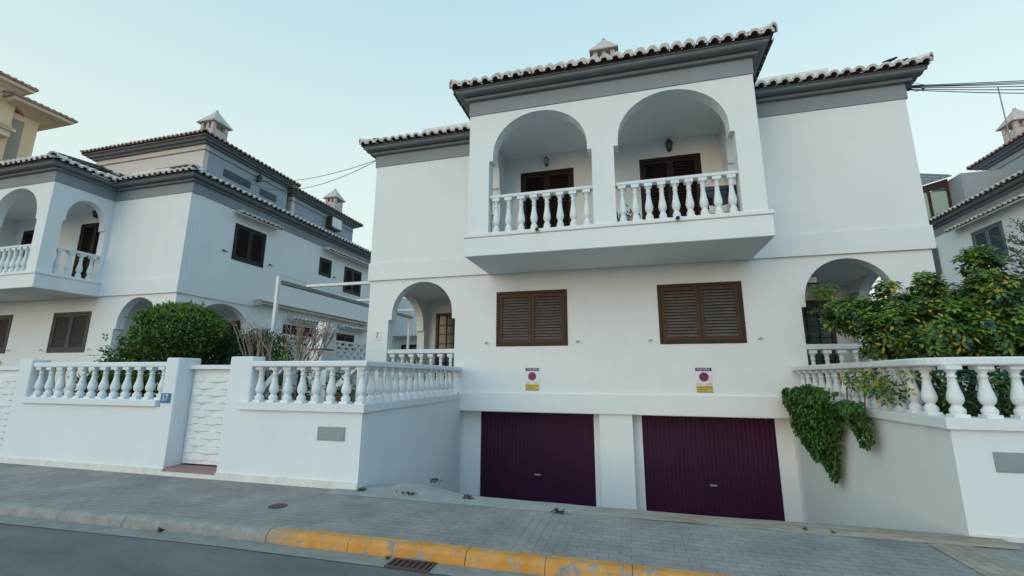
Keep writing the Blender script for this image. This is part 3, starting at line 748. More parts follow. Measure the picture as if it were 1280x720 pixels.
# woven block gates
def block_gate(a, b, z0, z1, y, name):
    mb = MB(); mb.box(a, b, y, y + .06, z0, z1); h = .118; z = z0 + .06; row = 0; n = (b - a) / 2
    while z + h < z1 - .05:
        off = (row % 2) * n * .5
        for i in range(-1, 4):
            x0 = max(a + .01, a + i * n + off + .008); x1 = min(b - .01, a + (i + 1) * n + off - .008)
            if x1 - x0 < .04: continue
            K = 6; zz0 = [z + 0 + .020 * abs(2 * k / K - 1) ** 2 for k in range(K + 1)]; zz1 = [z + h - .020 * abs(2 * k / K - 1) ** 2 for k in range(K + 1)]; xsn = [x0 - .008 + (x1 - x0 + .016) * k / K for k in range(K + 1)]
            dp = [-.002 + .042 * math.sin(math.pi * k / K) ** .8 for k in range(K + 1)]
            for k in range(K):
                mb.face([(xsn[k], y - dp[k], zz0[k]), (xsn[k + 1], y - dp[k + 1], zz0[k + 1]), (xsn[k + 1], y - dp[k + 1], zz1[k + 1]), (xsn[k], y - dp[k], zz1[k])], 0, True)
                mb.face([(xsn[k], y - dp[k], zz1[k]), (xsn[k + 1], y - dp[k + 1], zz1[k + 1]), (xsn[k + 1], y, zz1[k + 1]), (xsn[k], y, zz1[k])])
                mb.face([(xsn[k], y - dp[k], zz0[k]), (xsn[k + 1], y - dp[k + 1], zz0[k + 1]), (xsn[k + 1], y, zz0[k + 1]), (xsn[k], y, zz0[k])])
        z += h; row += 1
    return build(mb, name, M['baluster'], wl)
gt = block_gate(-6.25, -5.14, .14, 1.72, .30, 'gate')
p = MB(); p.box(-6.26, -5.16, .20, .30, 1.72, 1.79); build(p, 'top_bar', M['fence_white'], gt)
block_gate(-11.4, -10.28, -.0, 1.70, .06, 'gate')
p = MB(); p.box(-11.4, -10.28, .0, .12, 1.70, 1.78); build(p, 'top_bar', M['fence_white'], kid(wl, 'gate', 1))

wr = thing('street_wall', (6, .1, 0), 'white rendered street wall with rounded baluster corner, right of the garage driveway', 'wall')
mb = MB(); mb.box(4.86, 40, 0, .24, -.2, 1.08)
mb.prism([(4.55, 0, -1.5), (4.86, 0, -1.5), (4.70, F - .002, -1.5), (4.40, F - .002, -1.5)], [(4.55, 0, 1.08), (4.86, 0, 1.08), (4.70, F - .002, 1.08), (4.40, F - .002, 1.08)])
build(mb, 'wall', M['fence_white'], wr)
p = MB(); sweep(p, [(4.42, F - .046), (4.55, 0), (12, 0)], [(-.26, 1.08), (.05, 1.08), (.05, 1.195), (-.26, 1.195)], closed=False)
build(p, 'ledge', M['fence_white'], wr)
cr = [(4.45, F - .046), (4.52, .85)] + [(4.55 + .42 - .46 * math.cos(R(a)) , .40 - .40 * math.sin(R(a))) for a in range(0, 91, 15)] + [(12, 0)]
r = rail_corner(wr, cr)
for i in range(1, 15):
    f = i / 15; place(BAL_FENCE, 'baluster', r, (4.44 + .11 * f + .09, F - f * (F - .1) + .03, 1.195), (0, 0, -.05))
for i in range(26): place(BAL_FENCE, 'baluster', r, (4.70 + i * .283, .09, 1.195))
p = MB(); p.box(4.56, 40, -.012, 0, -.05, .05); build(p, 'plinth', M['plinth'], wr)

# grey plates set in the walls
def plate(x0, x1, z0, z1, label):
    mb = MB(); mb.box(x0, x1, -.008, .0, z0, z1); mb.box(x0 + .02, x1 - .02, -.013, -.008, z0 + .02, z1 - .02)
    for a in (x0 + .035, x1 - .035):
        mb.box(a - .008, a + .008, -.018, -.013, (z0 + z1) / 2 - .008, (z0 + z1) / 2 + .008)
    tag(build(mb, 'meter_cover', M['plate'], origin=((x0 + x1) / 2, 0, z0)), label, 'cover plate', 'grey cover plates in the street walls')
plate(-3.35, -2.87, .66, .86, 'grey metal cover plate in the white wall left of the driveway')
plate(4.88, 5.36, .66, .86, 'grey metal cover plate in the white wall at the right edge')

# blue house number and white number tile
def numplate(x0, x1, z0, z1, y, txt, bg, fg, label, frame=None):
    cx, cz = (x0 + x1) / 2, (z0 + z1) / 2
    t = thing('number_plate', (cx, y, z0), label, 'house number')
    mb = MB(); mb.box(x0, x1, y - .012, y, z0, z1)
    build(mb, 'plate', M[bg], t, bevel=.003)
    m2 = MB(); text_mesh(txt, (z1 - z0) * .95, lambda u, v: (cx + u * .9, y - .015, cz + v), m2, 0); build(m2, 'digits', M[fg], t)
numplate(-6.52, -6.32, 1.15, 1.31, -.013, '57', 'tile_blue', 'sign_white', 'blue house number plate reading 57 on the gate pillar')
numplate(-5.26, -5.03, 2.54, 2.77, F, '7', 'sign_white', 'sign_blue', 'white tile with a dark number 7 beside the porch arch')

# no parking signs
def vado(cx, z0, z1, label):
    t = thing('no_parking_sign', (cx, F, z0), label, 'sign', 'no parking signs above the garage doors')
    w = .165; y = F - .012; H_ = z1 - z0
    P = lambda dx, z, k=0: (cx + dx, y - k, z0 + z * H_)
    mb = MB(); mb.box(cx - w, cx + w, y, F, z0, z1); build(mb, 'board', M['sign_white'], t, bevel=.006)
    mb = MB(); mb.box(cx - w + .004, cx + w - .004, y - .002, y, z0 + .855 * H_, z1 - .004)
    r_ = .098; cz = z0 + .625 * H_
    build(mb, 'blue_header', M['sign_blue'], t); mb = MB(); mb.box(cx - w + .004, cx + w - .004, y - .002, y, z0 + .004, z0 + .035 * H_); build(mb, 'blue_strip', M['sign_blue'], t); mb = MB()
    mb.faces([(cx + r_ * .84 * math.cos(a), y - .004, cz + r_ * .84 * math.sin(a)) for a in [i * math.pi / 14 for i in range(28)]], [tuple(range(28))], 0)
    build(mb, 'blue_disc', M['sign_blue'], t)
    mb = MB(); n = 28
    A = [(cx + r_ * math.cos(i * math.pi / 14), y - .006, cz + r_ * math.sin(i * math.pi / 14)) for i in range(n)]
    B = [(cx + r_ * .76 * math.cos(i * math.pi / 14), y - .006, cz + r_ * .76 * math.sin(i * math.pi / 14)) for i in range(n)]
    mb.faces(A + B, [(i, (i + 1) % n, n + (i + 1) % n, n + i) for i in range(n)])
    d = Vector((.707, 0, -.707)); q = Vector((.707, 0, .707)); c = Vector((cx, y - .007, cz))
    mb.face([c - d * r_ * .85 - q * .011, c + d * r_ * .85 - q * .011, c + d * r_ * .85 + q * .011, c - d * r_ * .85 + q * .011])
    text_mesh('GUAL', .042, lambda u, v: (cx - .095 + u, y - .003, z0 + .335 * H_ + v), mb, 0)
    text_mesh('VADO', .042, lambda u, v: (cx + .095 + u, y - .003, z0 + .335 * H_ + v), mb, 0)
    build(mb, 'red_symbol', M['sign_red'], t)
    mb = MB(); mb.box(cx - w + .004, cx + w - .004, y - .002, y, z0 + .045 * H_, z0 + .27 * H_); build(mb, 'yellow_panel', M['sign_yellow'], t)
    mb = MB(); text_mesh('CULLERA', .062, lambda u, v: (cx + u, y - .004, z0 + .925 * H_ + v), mb, 0); build(mb, 'heading', M['sign_white'], t)
    mb = MB(); text_mesh('PROHIBIT APARCAR', .033, lambda u, v: (cx + u, y - .004, z0 + .205 * H_ + v), mb, 0)
    text_mesh('PERMANENT', .035, lambda u, v: (cx - .15 + u, y - .004, z0 + .11 * H_ + v), mb, 0, 'LEFT'); build(mb, 'small_print', M['black'], t)
vado(-.985, 1.30, 1.82, 'no parking sign above the left garage door')
vado(2.755, 1.30, 1.82, 'no parking sign above the right garage door')

# wall hooks (shutter catches) beside the lower windows, grouped as parts of the house
for hs, ox in ((house, 0), (left_house, -SH)):
    for x in (-2.12, .10, 1.70, 3.90):
        mb = MB(); mb.tube([(x + ox, F, 2.42), (x + ox, F - .06, 2.42), (x + ox - .03, F - .07, 2.40), (x + ox + .04, F - .07, 2.44)], .012, 6)
        build(mb, 'shutter_catch', M['steel'], hs)
for y_, z_ in ((5.7, 5.85), (7.75, 5.85), (11.6, 6.2), (12.1, 5.9)):
    mb = MB(); X_ = XR + .045 - SH; mb.tube([(X_, y_, z_), (X_ + .07, y_, z_), (X_ + .08, y_ - .09, z_ + .02), (X_ + .08, y_ + .09, z_ - .02)], .018, 6); build(mb, 'shutter_catch', M['black'], left_house)
# drain spouts at the balcony foot
for x in (-.47, 2.26):
    mb = MB(); mb.tube([(x, BY, 4.585), (x, BY - .10, 4.58)], .042, 10, cap=False); mb.tube([(x, BY - .02, 4.585), (x, BY - .09, 4.58)], .033, 10, 1)
    build(mb, 'drain_spout', [M['white'], M['black']], house)

# lanterns
def lantern(x, y, z, label, glass='lamp_glass', s=1.0, nx=0, group='wall lanterns'):
    t = thing('wall_lantern', (x, y, z), label, 'lamp', group)
    out = Vector((nx, -1 if nx == 0 else 0, 0)); c = Vector((x, y, z)) + out * .14 * s
    mb = MB(); mb.tube([Vector((x, y, z - .05 * s)), Vector((x, y, z - .05 * s)) + out * .02], .05 * s, 10); build(mb, 'wall_mount', M['black'], t); mb = MB()
    mb.tube([Vector((x, y, z - .05 * s)), Vector((x, y, z)) + out * .08 * s - Vector((0, 0, .12 * s)), c - Vector((0, 0, .10 * s))], .012 * s, 6)
    mb.lathe([(.055 * s, -.10 * s), (.06 * s, -.085 * s)], c, 6, 0, False)
    mb.lathe([(.115 * s, .12 * s), (.09 * s, .14 * s), (.05 * s, .2 * s), (.015 * s, .22 * s), (.02 * s, .25 * s), (.005 * s, .27 * s)], c, 6, 0, False)
    for k in range(6):
        a = math.pi * k / 3; mb.tube([c + Vector((.057 * s * math.cos(a), .057 * s * math.sin(a), -.085 * s)), c + Vector((.10 * s * math.cos(a), .10 * s * math.sin(a), .12 * s))], .007 * s, 5)
    build(mb, 'bracket', M['black'], t)
    g = MB(); g.lathe([(.052 * s, -.083 * s), (.095 * s, .118 * s)], c, 6, 0, False); build(g, 'lamp_glass', M[glass], t)
yw = F + .36
lantern(-.64, yw, 7.14, 'pale glass wall lantern above the left balcony door', 'lamp_glass', .7)
lantern(2.42, yw, 7.16, 'dark wall lantern above the right balcony door', 'glass', .85)
lantern(-16.9, yw, 7.2, 'dark wall lantern inside the balcony of the left house', 'glass', .9)
lantern(3.95 - SH, 10.54 - .8, 10.7, 'small wall lantern between the attic vents of the left house', 'glass', 1.1, nx=1)

# white floodlight in right porch: dark framed lamp under the arch
t = thing('floodlight', (4.95, F + .3, 3.75), 'small dark framed floodlight high inside the right porch arch', 'lamp')
mb = MB(); mb.box(4.98, 5.22, F + .28, F + .36, 3.60, 3.76); mb.tube([(4.84, F + .3, 3.68), (5.0, F + .32, 3.68)], .015, 6); build(mb, 'lamp_body', M['black'], t)
mb = MB(); mb.box(5.0, 5.20, F + .274, F + .28, 3.62, 3.74); build(mb, 'lamp_glass', M['lamp_glass'], t)

# things on the balcony
t = thing('potted_plant', (1.22, 3.95, 4.63), 'dark leafy potted plant in the left corner of the right balcony', 'plant')
mb = MB(); mb.lathe([(.10, 0), (.15, .26), (.165, .28), (.165, .31)], (1.25, 3.9, 4.63), 12); build(mb, 'pot', M['black'], t)
mb = MB()
for k in range(46):
    a = random.random() * 6.28; d_ = Vector((math.cos(a), math.sin(a), random.uniform(.5, 2.2))).normalized(); b_ = Vector((1.25, 3.9, 4.92)); tip_ = b_ + d_ * random.uniform(.25, .6)
    mb.tube([b_, b_.lerp(tip_, .6) + Vector((0, 0, .04)), tip_ - Vector((0, 0, .03))], [.008, .006, .003], 4, cap=False); leaf_ = [tip_, tip_ + Vector((.05, .01, -.03)), tip_ + Vector((.01, .02, .07))]; mb.face(leaf_)
build(mb, 'foliage', M['leaf_dark'], t)
t = thing('grill', (3.0, 3.55, 4.63), 'dark blue barbecue grill on thin legs behind the right balcony balusters', 'grill')
mb = MB(); n = 12; cx, cz = 3.24, 5.40
ring = [(math.cos(math.pi + math.pi * k / n), math.sin(math.pi + math.pi * k / n)) for k in range(n + 1)]
A = [(cx + .34 * a, 3.35, cz + .20 * b) for a, b in ring]; B = [(cx + .34 * a, 3.75, cz + .20 * b) for a, b in ring]
mb.prism(A, B); mb.prism([(cx - .36, 3.33, cz), (cx + .36, 3.33, cz), (cx + .36, 3.77, cz), (cx - .36, 3.77, cz)], [(cx - .34, 3.35, cz + .10), (cx + .34, 3.35, cz + .08), (cx + .34, 3.75, cz + .08), (cx - .34, 3.75, cz + .10)])
build(mb, 'drum', M['navy'], t)
for i, j in ((-1, 0), (1, 0), (-1, 1), (1, 1)):
    mb = MB(); mb.tube([(cx + i * .26, 3.38 + j * .34, 5.22), (cx + i * .32, 3.36 + j * .38, 4.63)], .014, 6); build(mb, 'leg', M['black'], t)
mb = MB()
for k in range(5): mb.tube([(cx - .29, 3.4 + k * .08, 4.92), (cx + .29, 3.4 + k * .08, 4.92)], .008, 5)
build(mb, 'shelf', M['steel'], t)

# ------------------------------------------------------------------ foliage
def leaf(mb, p, d, n, L, W, m, fold=.25):
    """one folded pointed leaf"""
    s = d.cross(n)
    if s.length < 1e-4: s = Vector((1, 0, 0))
    s.normalize(); n = s.cross(d).normalized()
    a = p; b = p + d * L * .45 + s * W * .5 + n * W * fold; c = p + d * L - n * L * .12; e = p + d * L * .45 - s * W * .5 + n * W * fold; mid = p + d * L * .5
    i = len(mb.v); mb.v.extend([tuple(a), tuple(b), tuple(c), tuple(e), tuple(mid)])
    for f in ((0, 1, 4), (1, 2, 4), (0, 4, 3), (4, 2, 3)): mb.f.append(tuple(i + k for k in f)); mb.m.append(m); mb.sm.append(False)
def rv(s=1.0): return Vector((random.gauss(0, 1), random.gauss(0, 1), random.gauss(0, 1))).normalized() * s
def pick(w):
    r = random.random() * sum(w); 
    for i, x in enumerate(w):
        r -= x
        if r <= 0: return i
    return 0
def crown(mb, c, rad, n, L, W, w, shell=.55, lump=.25, seed=0, updown=.2, squash=None):
    c = Vector(c)
    for _ in range(n):
        d = rv(); k = shell + (1 - shell) * random.random() ** .6
        f = 1 + lump * noise.noise(Vector((d.x * 2.1 + seed, d.y * 2.1, d.z * 2.1))) * 2 + .10 * noise.noise(d * 7 + Vector((seed, 0, 0)))
        p = c + Vector((d.x * rad[0], d.y * rad[1], d.z * rad[2])) * k * f
        if squash and p.z < squash: continue
        if noise.noise(p * 4.5 + Vector((seed, 2, 0))) < -.32: continue
        o = (d * .8 + rv(.8) + Vector((0, 0, updown))).normalized(); 
        ww = list(w)
        leaf(mb, p, o, (d + rv(.7)).normalized(), L * random.uniform(.7, 1.2), W * random.uniform(.8, 1.2), pick(ww))
def rosette(mb, p, ax, L, W, w, k=8, mi=None):
    ax = ax.normalized(); a = ax.cross(Vector((.3, .9, .2))).normalized(); b = ax.cross(a); ph = random.random() * 6
    m = pick([w[0], w[1], w[2], 0, w[4]]) if mi is None else mi; yl = w[3] / (sum(w) + 1e-6); L *= random.uniform(.75, 1.2)
    for i in range(k):
        t = ph + 2 * math.pi * i / k; d = (a * math.cos(t) + b * math.sin(t) + ax * random.uniform(-.35, .3)).normalized()
        mm = 3 if (mi is None and random.random() < yl * 1.3) else (m if random.random() > .12 else pick([w[0], w[1], w[2], 0, w[4]]))
        leaf(mb, p + d * .02, d, ax, L * random.uniform(.75, 1.15), W * random.uniform(.85, 1.15), mm, .15)
GREENS = [M['leaf_dark'], M['leaf_mid'], M['leaf_bright'], M['leaf_yellow'], M['leaf_blue']]
def stems(parent, name, base, tips, r0, mat, sub=0):
    mb = MB()
    for tp in tips:
        b = Vector(base) + Vector((random.uniform(-.08, .08), random.uniform(-.06, .06), 0)); tp = Vector(tp); pts = []
        for i in range(7):
            f = i / 6; q = b.lerp(tp, f); q += Vector((math.sin(f * 3.1) * .12 * (tp.x - b.x), 0, 0)) + rv(.02 * (0 < i < 6)); pts.append(q)
        mb.tube(pts, [r0 * (1 - .75 * i / 6) for i in range(7)], 7)
    return build(mb, name, mat, parent)

# clipped round tree behind the left wall
t = thing('clipped_tree', (-8.72, 1.9, 1.04), 'round clipped green tree behind the wall between the left balusters and the gate', 'tree')
tips = [(-8.72 + math.cos(a) * .55, 1.9 + math.sin(a) * .5, 2.5 + .15 * math.sin(3 * a)) for a in [k * 1.05 for k in range(6)]]
stems(t, 'trunk', (-8.72, 1.9, 1.0), tips, .055, M['bark'])
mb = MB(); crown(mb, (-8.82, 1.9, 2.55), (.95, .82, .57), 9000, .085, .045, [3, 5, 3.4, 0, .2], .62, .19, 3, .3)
for _ in range(1400):          # brighter leaf colours paint highlights onto the top
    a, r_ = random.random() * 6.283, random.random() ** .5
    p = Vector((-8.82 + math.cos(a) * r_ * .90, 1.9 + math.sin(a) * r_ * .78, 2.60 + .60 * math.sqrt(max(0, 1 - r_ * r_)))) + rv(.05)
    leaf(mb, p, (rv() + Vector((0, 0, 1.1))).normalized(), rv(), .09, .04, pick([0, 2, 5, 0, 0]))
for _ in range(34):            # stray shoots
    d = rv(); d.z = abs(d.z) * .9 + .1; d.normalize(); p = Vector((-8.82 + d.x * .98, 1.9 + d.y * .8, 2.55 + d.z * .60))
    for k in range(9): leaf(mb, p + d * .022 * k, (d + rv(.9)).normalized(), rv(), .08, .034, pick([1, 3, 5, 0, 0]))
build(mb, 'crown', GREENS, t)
# looser shrub on its left
t = thing('shrub', (-9.6, 1.9, 1.04), 'loose bright green shrub left of the round clipped tree', 'shrub')
stems(t, 'stem', (-10.0, 1.9, 1.0), [(-10.4, 1.8, 2.1), (-9.9, 2, 2.3), (-9.6, 1.9, 2.2), (-10.4, 1.7, 1.8)], .02, M['bark'])
mb = MB()
for _ in range(620):
    p = Vector((random.gauss(-9.95, .36), random.gauss(1.9, .25), 0)); p.z = random.uniform(1.3, 2.62 - .8 * abs(p.x + 9.8))
    if p.z < 1.3: continue
    rosette(mb, p, (rv() + Vector((0, -.2, 1))), .11, .05, [3, 5, 2.2, .1, 0], 7)
build(mb, 'foliage', GREENS, t)
# dark hedge behind the gate
t = thing('hedge', (-7.6, 3.0, 1.04), 'low dark green hedge behind the gate, right of the round clipped tree', 'hedge')
stems(t, 'stem', (-7.8, 2.9, 1.0), [(-8.4, 2.9, 2.1), (-7.8, 3.0, 2.2), (-7.2, 2.9, 2.1)], .03, M['bark'])
mb = MB()
for cx_ in (-9.2, -8.6, -8.1, -7.6, -7.15): crown(mb, (cx_, 2.9, 2.0), (.55, .45, .66), 2600, .08, .04, [6, 3, .3, .02, 2.5], .6, .2, cx_, .2)
build(mb, 'foliage', GREENS, t)
# small plants seen through the balusters on the left
t = thing('shrub', (-8.3, .75, 1.04), 'dark leafy plants right behind the left panel of balusters', 'shrub')
mb = MB()
for cx_ in (-9.3, -8.8, -8.2, -7.7, -7.2, -6.9): crown(mb, (cx_, .75, 1.38), (.36, .22, .36), 480, .11, .04, [5, 4, .8, .25, 1.5], .4, .3, cx_, .3)
build(mb, 'foliage', GREENS, t)
t = thing('potted_plant', (-9.85, .9, 1.05), 'grey leaved plant peeking over the wall left end, beside the shuttered window', 'plant')
mb = MB(); mb.lathe([(.10, 0), (.14, .22), (.15, .24)], (-9.85, .9, 1.05), 12); build(mb, 'pot', M['pot'], t)
mb = MB()
for k in range(26):
    a = random.random() * 6.28; d = Vector((math.cos(a), math.sin(a), random.uniform(.3, 1.3))).normalized(); leaf(mb, Vector((-9.85, .9, 1.28)), d, Vector((0, 0, 1)), .55, .05, 4)
build(mb, 'foliage', GREENS, t)

# pollarded shrub with bare upright branches
t = thing('bare_shrub', (-5.75, 1.6, 1.04), 'leafless shrub with many pale upright branches behind the wall right of the gate', 'shrub')
mb = MB(); dry = MB()
def grow(p, d, L, r_, depth, dens):
    pts = [p]; q = p.copy(); dd = d.copy()
    for i in range(4):
        dd = (dd + rv(.12) + Vector((0, 0, .05))).normalized(); q = q + dd * L / 4; pts.append(q.copy())
    mb.tube(pts, [r_ * (1 - .14 * i) for i in range(5)], 5, cap=False)
    if depth == 0:
        for k in range(dens):
            e = (dd + rv(.5)).normalized(); s_ = pts[random.randint(2, 4)]
            mb.tube([s_, s_ + e * random.uniform(.08, .2)], [.006, .002], 4, cap=False)
            if dens > 3:
                for _ in range(2): leaf(dry, s_ + e * random.uniform(.05, .2), rv(), rv(), .05, .025, 0)
        return
    for k in range(random.randint(2, 3)):
        nd = (dd + rv(.42) + Vector((0, 0, .25))).normalized(); grow(pts[random.randint(3, 4)], nd, L * random.uniform(.68, .85), r_ * .6, depth - 1, dens)
for k, (dx, dens) in enumerate(((-1.15, 2), (-.85, 2), (-.55, 1), (-.25, 2), (.05, 2), (.35, 3), (.6, 5), (.8, 5), (.95, 4))):
    grow(Vector((-5.60 + dx * .25, 1.6 + random.uniform(-.15, .15), 1.0)), Vector((dx, random.uniform(-.15, .15), 1.35)).normalized(), .64, .034, 3, dens)
build(mb, 'branches', M['twig'], t); build(dry, 'dry_leaves', M['twig'], t)
t = thing('shrub', (-5.1, 1.0, 1.04), 'small yellow green plant at the foot of the bare shrub', 'shrub')
mb = MB()
crown(mb, (-5.5, 1.5, 1.75), (.10, .10, .30), 160, .09, .035, [1, 3, 3, 1.5, 0], .3, .3, 5, .6)
for cx_ in (-5.2, -4.6, -4.1): crown(mb, (cx_, 1.5, 1.4), (.3, .2, .36), 330, .1, .04, [5, 4, 1.2, .3, 0], .4, .3, cx_, .3)
build(mb, 'foliage', GREENS, t)

# umbrella plant on the right
t = thing('umbrella_tree', (5.6, 1.4, 1.04), 'large umbrella plant with green and yellow leaves leaning over the right balustrade', 'tree')
blobs = [((5.40, 1.35, 2.20), (.75, .55, .55), 330), ((5.55, 1.6, 2.62), (.50, .4, .34), 150), ((4.75, 1.3, 2.25), (.42, .4, .45), 150), ((4.55, 1.7, 2.55), (.40, .35, .30), 90),
         ((5.98, 1.35, 3.12), (.24, .22, .30), 75), ((6.0, 1.3, 2.72), (.34, .3, .34), 110), ((5.0, 1.5, 2.62), (.36, .35, .24), 80), ((5.35, 1.45, 2.95), (.20, .2, .16), 30), ((4.85, 1.4, 2.86), (.16, .2, .12), 16), ((6.2, 1.25, 2.15), (.7, .5, .40), 260),
         ((5.4, 1.1, 2.08), (.8, .35, .24), 130), ((4.85, 1.2, 2.05), (.3, .3, .25), 45)]
stems(t, 'trunk', (5.5, 1.4, 1.0), [b[0] for b in blobs[:8]], .045, M['bark'])
mb = MB()
for c_, rd, n_ in blobs:
    for _ in range(int(n_ * 3.2)):
        d = rv(); kk = .35 + .65 * random.random() ** .5; p = Vector(c_) + Vector((d.x * rd[0], d.y * rd[1], d.z * rd[2])) * kk
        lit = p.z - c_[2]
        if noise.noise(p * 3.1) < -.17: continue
        w = [3.6, 3.8, 2.0, .25, 1.2] if lit < rd[2] * .2 else [1.2, 3.4, 4.6, .5, .3]  # higher leaves get brighter colours, painting light onto each clump
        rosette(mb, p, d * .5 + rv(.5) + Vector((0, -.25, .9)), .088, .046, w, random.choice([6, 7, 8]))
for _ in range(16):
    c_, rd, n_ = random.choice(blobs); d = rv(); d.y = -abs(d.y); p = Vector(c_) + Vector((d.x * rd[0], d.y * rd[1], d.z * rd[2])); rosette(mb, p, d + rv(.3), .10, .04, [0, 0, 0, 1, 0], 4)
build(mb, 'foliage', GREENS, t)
# stray leaves through the right balusters
t = thing('shrub', (5.3, .5, 1.04), 'green and yellow leaves pushing through the right balusters', 'shrub')
mb = MB()
for (x, y, z, k) in ((4.50, 1.8, 1.62, 18), (4.50, 1.35, 1.55, 22), (4.52, 1.0, 1.45, 20), (4.56, .7, 1.55, 12)):
    for _ in range(k): rosette(mb, Vector((x, y, z)) + rv(.15), Vector((-.6, -.5, .6)) + rv(.4), .085, .035, [1.5, 3, 3, 1.6, 0], 6)
for _ in range(800):
    p = Vector((random.uniform(4.85, 10), random.uniform(.45, 1.2), random.uniform(1.1, 1.78))); rosette(mb, p, rv(.6) + Vector((0, -.6, .6)), .12, .045, [6, 2.4, .3, .25, 2], 6)
build(mb, 'foliage', GREENS, t)
# darker bush further right
t = thing('bush', (7.8, 1.6, 1.04), 'dark bushy plant at the right edge under the olive tree', 'bush')
stems(t, 'stem', (7.6, 1.6, 1.0), [(7.0, 1.5, 2.4), (7.8, 1.5, 2.6), (8.6, 1.5, 2.5)], .035, M['bark'])
mb = MB()
for c_ in ((7.0, 1.4, 2.1), (7.8, 1.5, 2.3), (8.8, 1.5, 2.2), (6.8, 1.9, 2.5), (7.4, 2.0, 2.75)): crown(mb, c_, (.65, .5, .55), 1500, .11, .05, [6, 2.5, .4, .15, 3], .45, .3, c_[0], .2)
build(mb, 'foliage', GREENS, t)
# olive tree: thin sparse grey green leaves
t = thing('olive_tree', (7.9, 2.3, 1.04), 'sparse grey green olive tree at the right edge', 'tree')
tips = [(7.3, 2.2, 3.6), (7.9, 2.2, 4.2), (8.4, 2.4, 4.1), (7.1, 2.2, 3.1), (7.6, 2.0, 3.9), (8.8, 2.2, 3.5)]
stems(t, 'trunk', (7.9, 2.3, 1.0), tips, .06, M['bark'])
mb = MB(); tw = MB()
for _ in range(170):
    c_ = Vector(random.choice(tips)); p = c_ + rv(random.uniform(.1, .5)); d = (p - Vector((7.9, 2.3, 2.6))).normalized() + rv(.4); d.normalize()
    tw.tube([p, p + d * .2, p + d * .38 - Vector((0, 0, .05))], [.006, .004, .002], 4, cap=False)
    for k in range(24):
        q = p + d * (.017 * k); leaf(mb, q, (d * .6 + rv(.8)).normalized(), rv(), .07, .018, pick([3, 2, 0, 0, 1]))
build(tw, 'twigs', M['bark'], t); build(mb, 'crown', [M['leaf_olive'], M['leaf_mid'], M['leaf_bright'], M['leaf_yellow'], M['leaf_blue']], t)
# bright little plant inside the right porch arch
t = thing('potted_plant', (4.95, 4.1, 2.29), 'small bright green plant at the left foot of the right porch arch', 'plant')
mb = MB(); mb.tube([(5.35, 3.7, 2.3), (5.2, 3.85, 2.8), (4.99, 4.03, 3.24)], [.012, .009, .005], 6); build(mb, 'stem', M['bark'], t)
mb = MB()
for _ in range(34): rosette(mb, Vector((5.03, 4.02, 3.30)) + Vector((random.uniform(-.2, .22), random.gauss(0, .08), random.uniform(-.12, .12))), Vector((0, -.4, 1)) + rv(.4), .10, .04, [0, 2, 5, .8, 0], 7)
for _ in range(60): rosette(mb, Vector((5.2, 3.9, 2.9)) + Vector((random.gauss(0, .22), random.gauss(0, .15), random.gauss(0, .22))), Vector((0, -.4, 1)) + rv(.4), .09, .035, [3, 4, 1, .3, 0], 7)
build(mb, 'foliage', GREENS, t)
# hanging vine on the driveway wall
t = thing('hanging_vine', (4.36, 2.8, 1.2), 'dense green vine hanging down the driveway wall below the right balustrade', 'vine')
mb = MB(); st = MB()
def vx(y): return 4.41 + .14 * (1 - y / F)
def vd(y):   # lower edge of the vine on the wall, by y
    pts = [(1.25, .78), (1.55, .62), (1.75, .95), (2.0, 1.05), (2.25, .75), (2.45, .1), (2.65, -.06), (2.85, .1), (3.0, .25), (3.3, .18), (3.6, .35), (3.9, .75), (4.25, .98), (4.35, 1.1)]
    for (a, b), (c, d) in zip(pts[:-1], pts[1:]):
        if a <= y <= c: return b + (d - b) * (y - a) / (c - a)
    return 1.2
n_ = 0
while n_ < 3300:
    y = random.uniform(1.3, 4.34); z = random.uniform(-.1, 1.5)
    top = 1.50 - .10 * abs(y - 3.1) if y > 2.1 else 1.28
    if z < vd(y) + .05 * random.random() or z > top: continue
    n_ += 1
    bul = .05 + .20 * max(0, min(1, (z - vd(y)) * 2.2)) * (1 - .5 * max(0, (z - 1.2) / .3)) * (1 + .7 * noise.noise(Vector((0, y * 3.4, z * 3.4))))
    p = Vector((vx(y) - .05 - bul * random.random() ** .5, y, z))
    d = Vector((-.5, random.uniform(-.8, .8), random.uniform(-1, -.1))).normalized()
    L_ = random.uniform(.065, .10)
    leaf(mb, p, d, Vector((-1, 0, .5)) + rv(.5), L_, L_ * .95, pick([5, 3, .45]))
for y in (1.5, 2.0, 2.6, 3.1, 3.6, 4.0): st.tube([(vx(y) - .05, y, 1.45), (vx(y) - .09, y + .05, .9), (vx(y) - .07, y - .04, vd(y) + .1)], [.01, .008, .004], 5)
build(st, 'stem', M['bark'], t); build(mb, 'foliage', [M['leaf_vine'], M['leaf_mid'], M['leaf_bright']], t)

# weeds and leaf litter by the driveway mouth and kerb
def weed(x, y, z, s, label, mats=GREENS, w=(1, 3, 2, .2, 0)):
    mb = MB()
    for k in range(int(26)):
        a = random.random() * 6.28; d = Vector((math.cos(a), math.sin(a), random.uniform(.2, 1.6))).normalized()
        leaf(mb, Vector((x, y, z)) + Vector((random.gauss(0, .03), random.gauss(0, .015), 0)) * s * 10 * .3, d, Vector((0, 0, 1)), s * random.uniform(.5, 1), s * .22, pick(w))
    tag(build(mb, 'weed', mats, origin=(x, y, z)), label, 'weed', 'small weeds')
weed(-2.5, -.04, .0, .10, 'green weed at the wall corner left of the driveway')
weed(-3.9, -1.78, -.115, .09, 'grassy weed in the gutter at the foot of the grey kerb')
weed(-1.06, -1.80, -.11, .05, 'tiny weed beside the left end of the drain grate')
weed(3.0, -.2, .01, .05, 'small weed on the driveway edge in front of the right garage door')
weed(3.25, -.22, .01, .04, 'second tiny weed near the right end of the driveway edge')
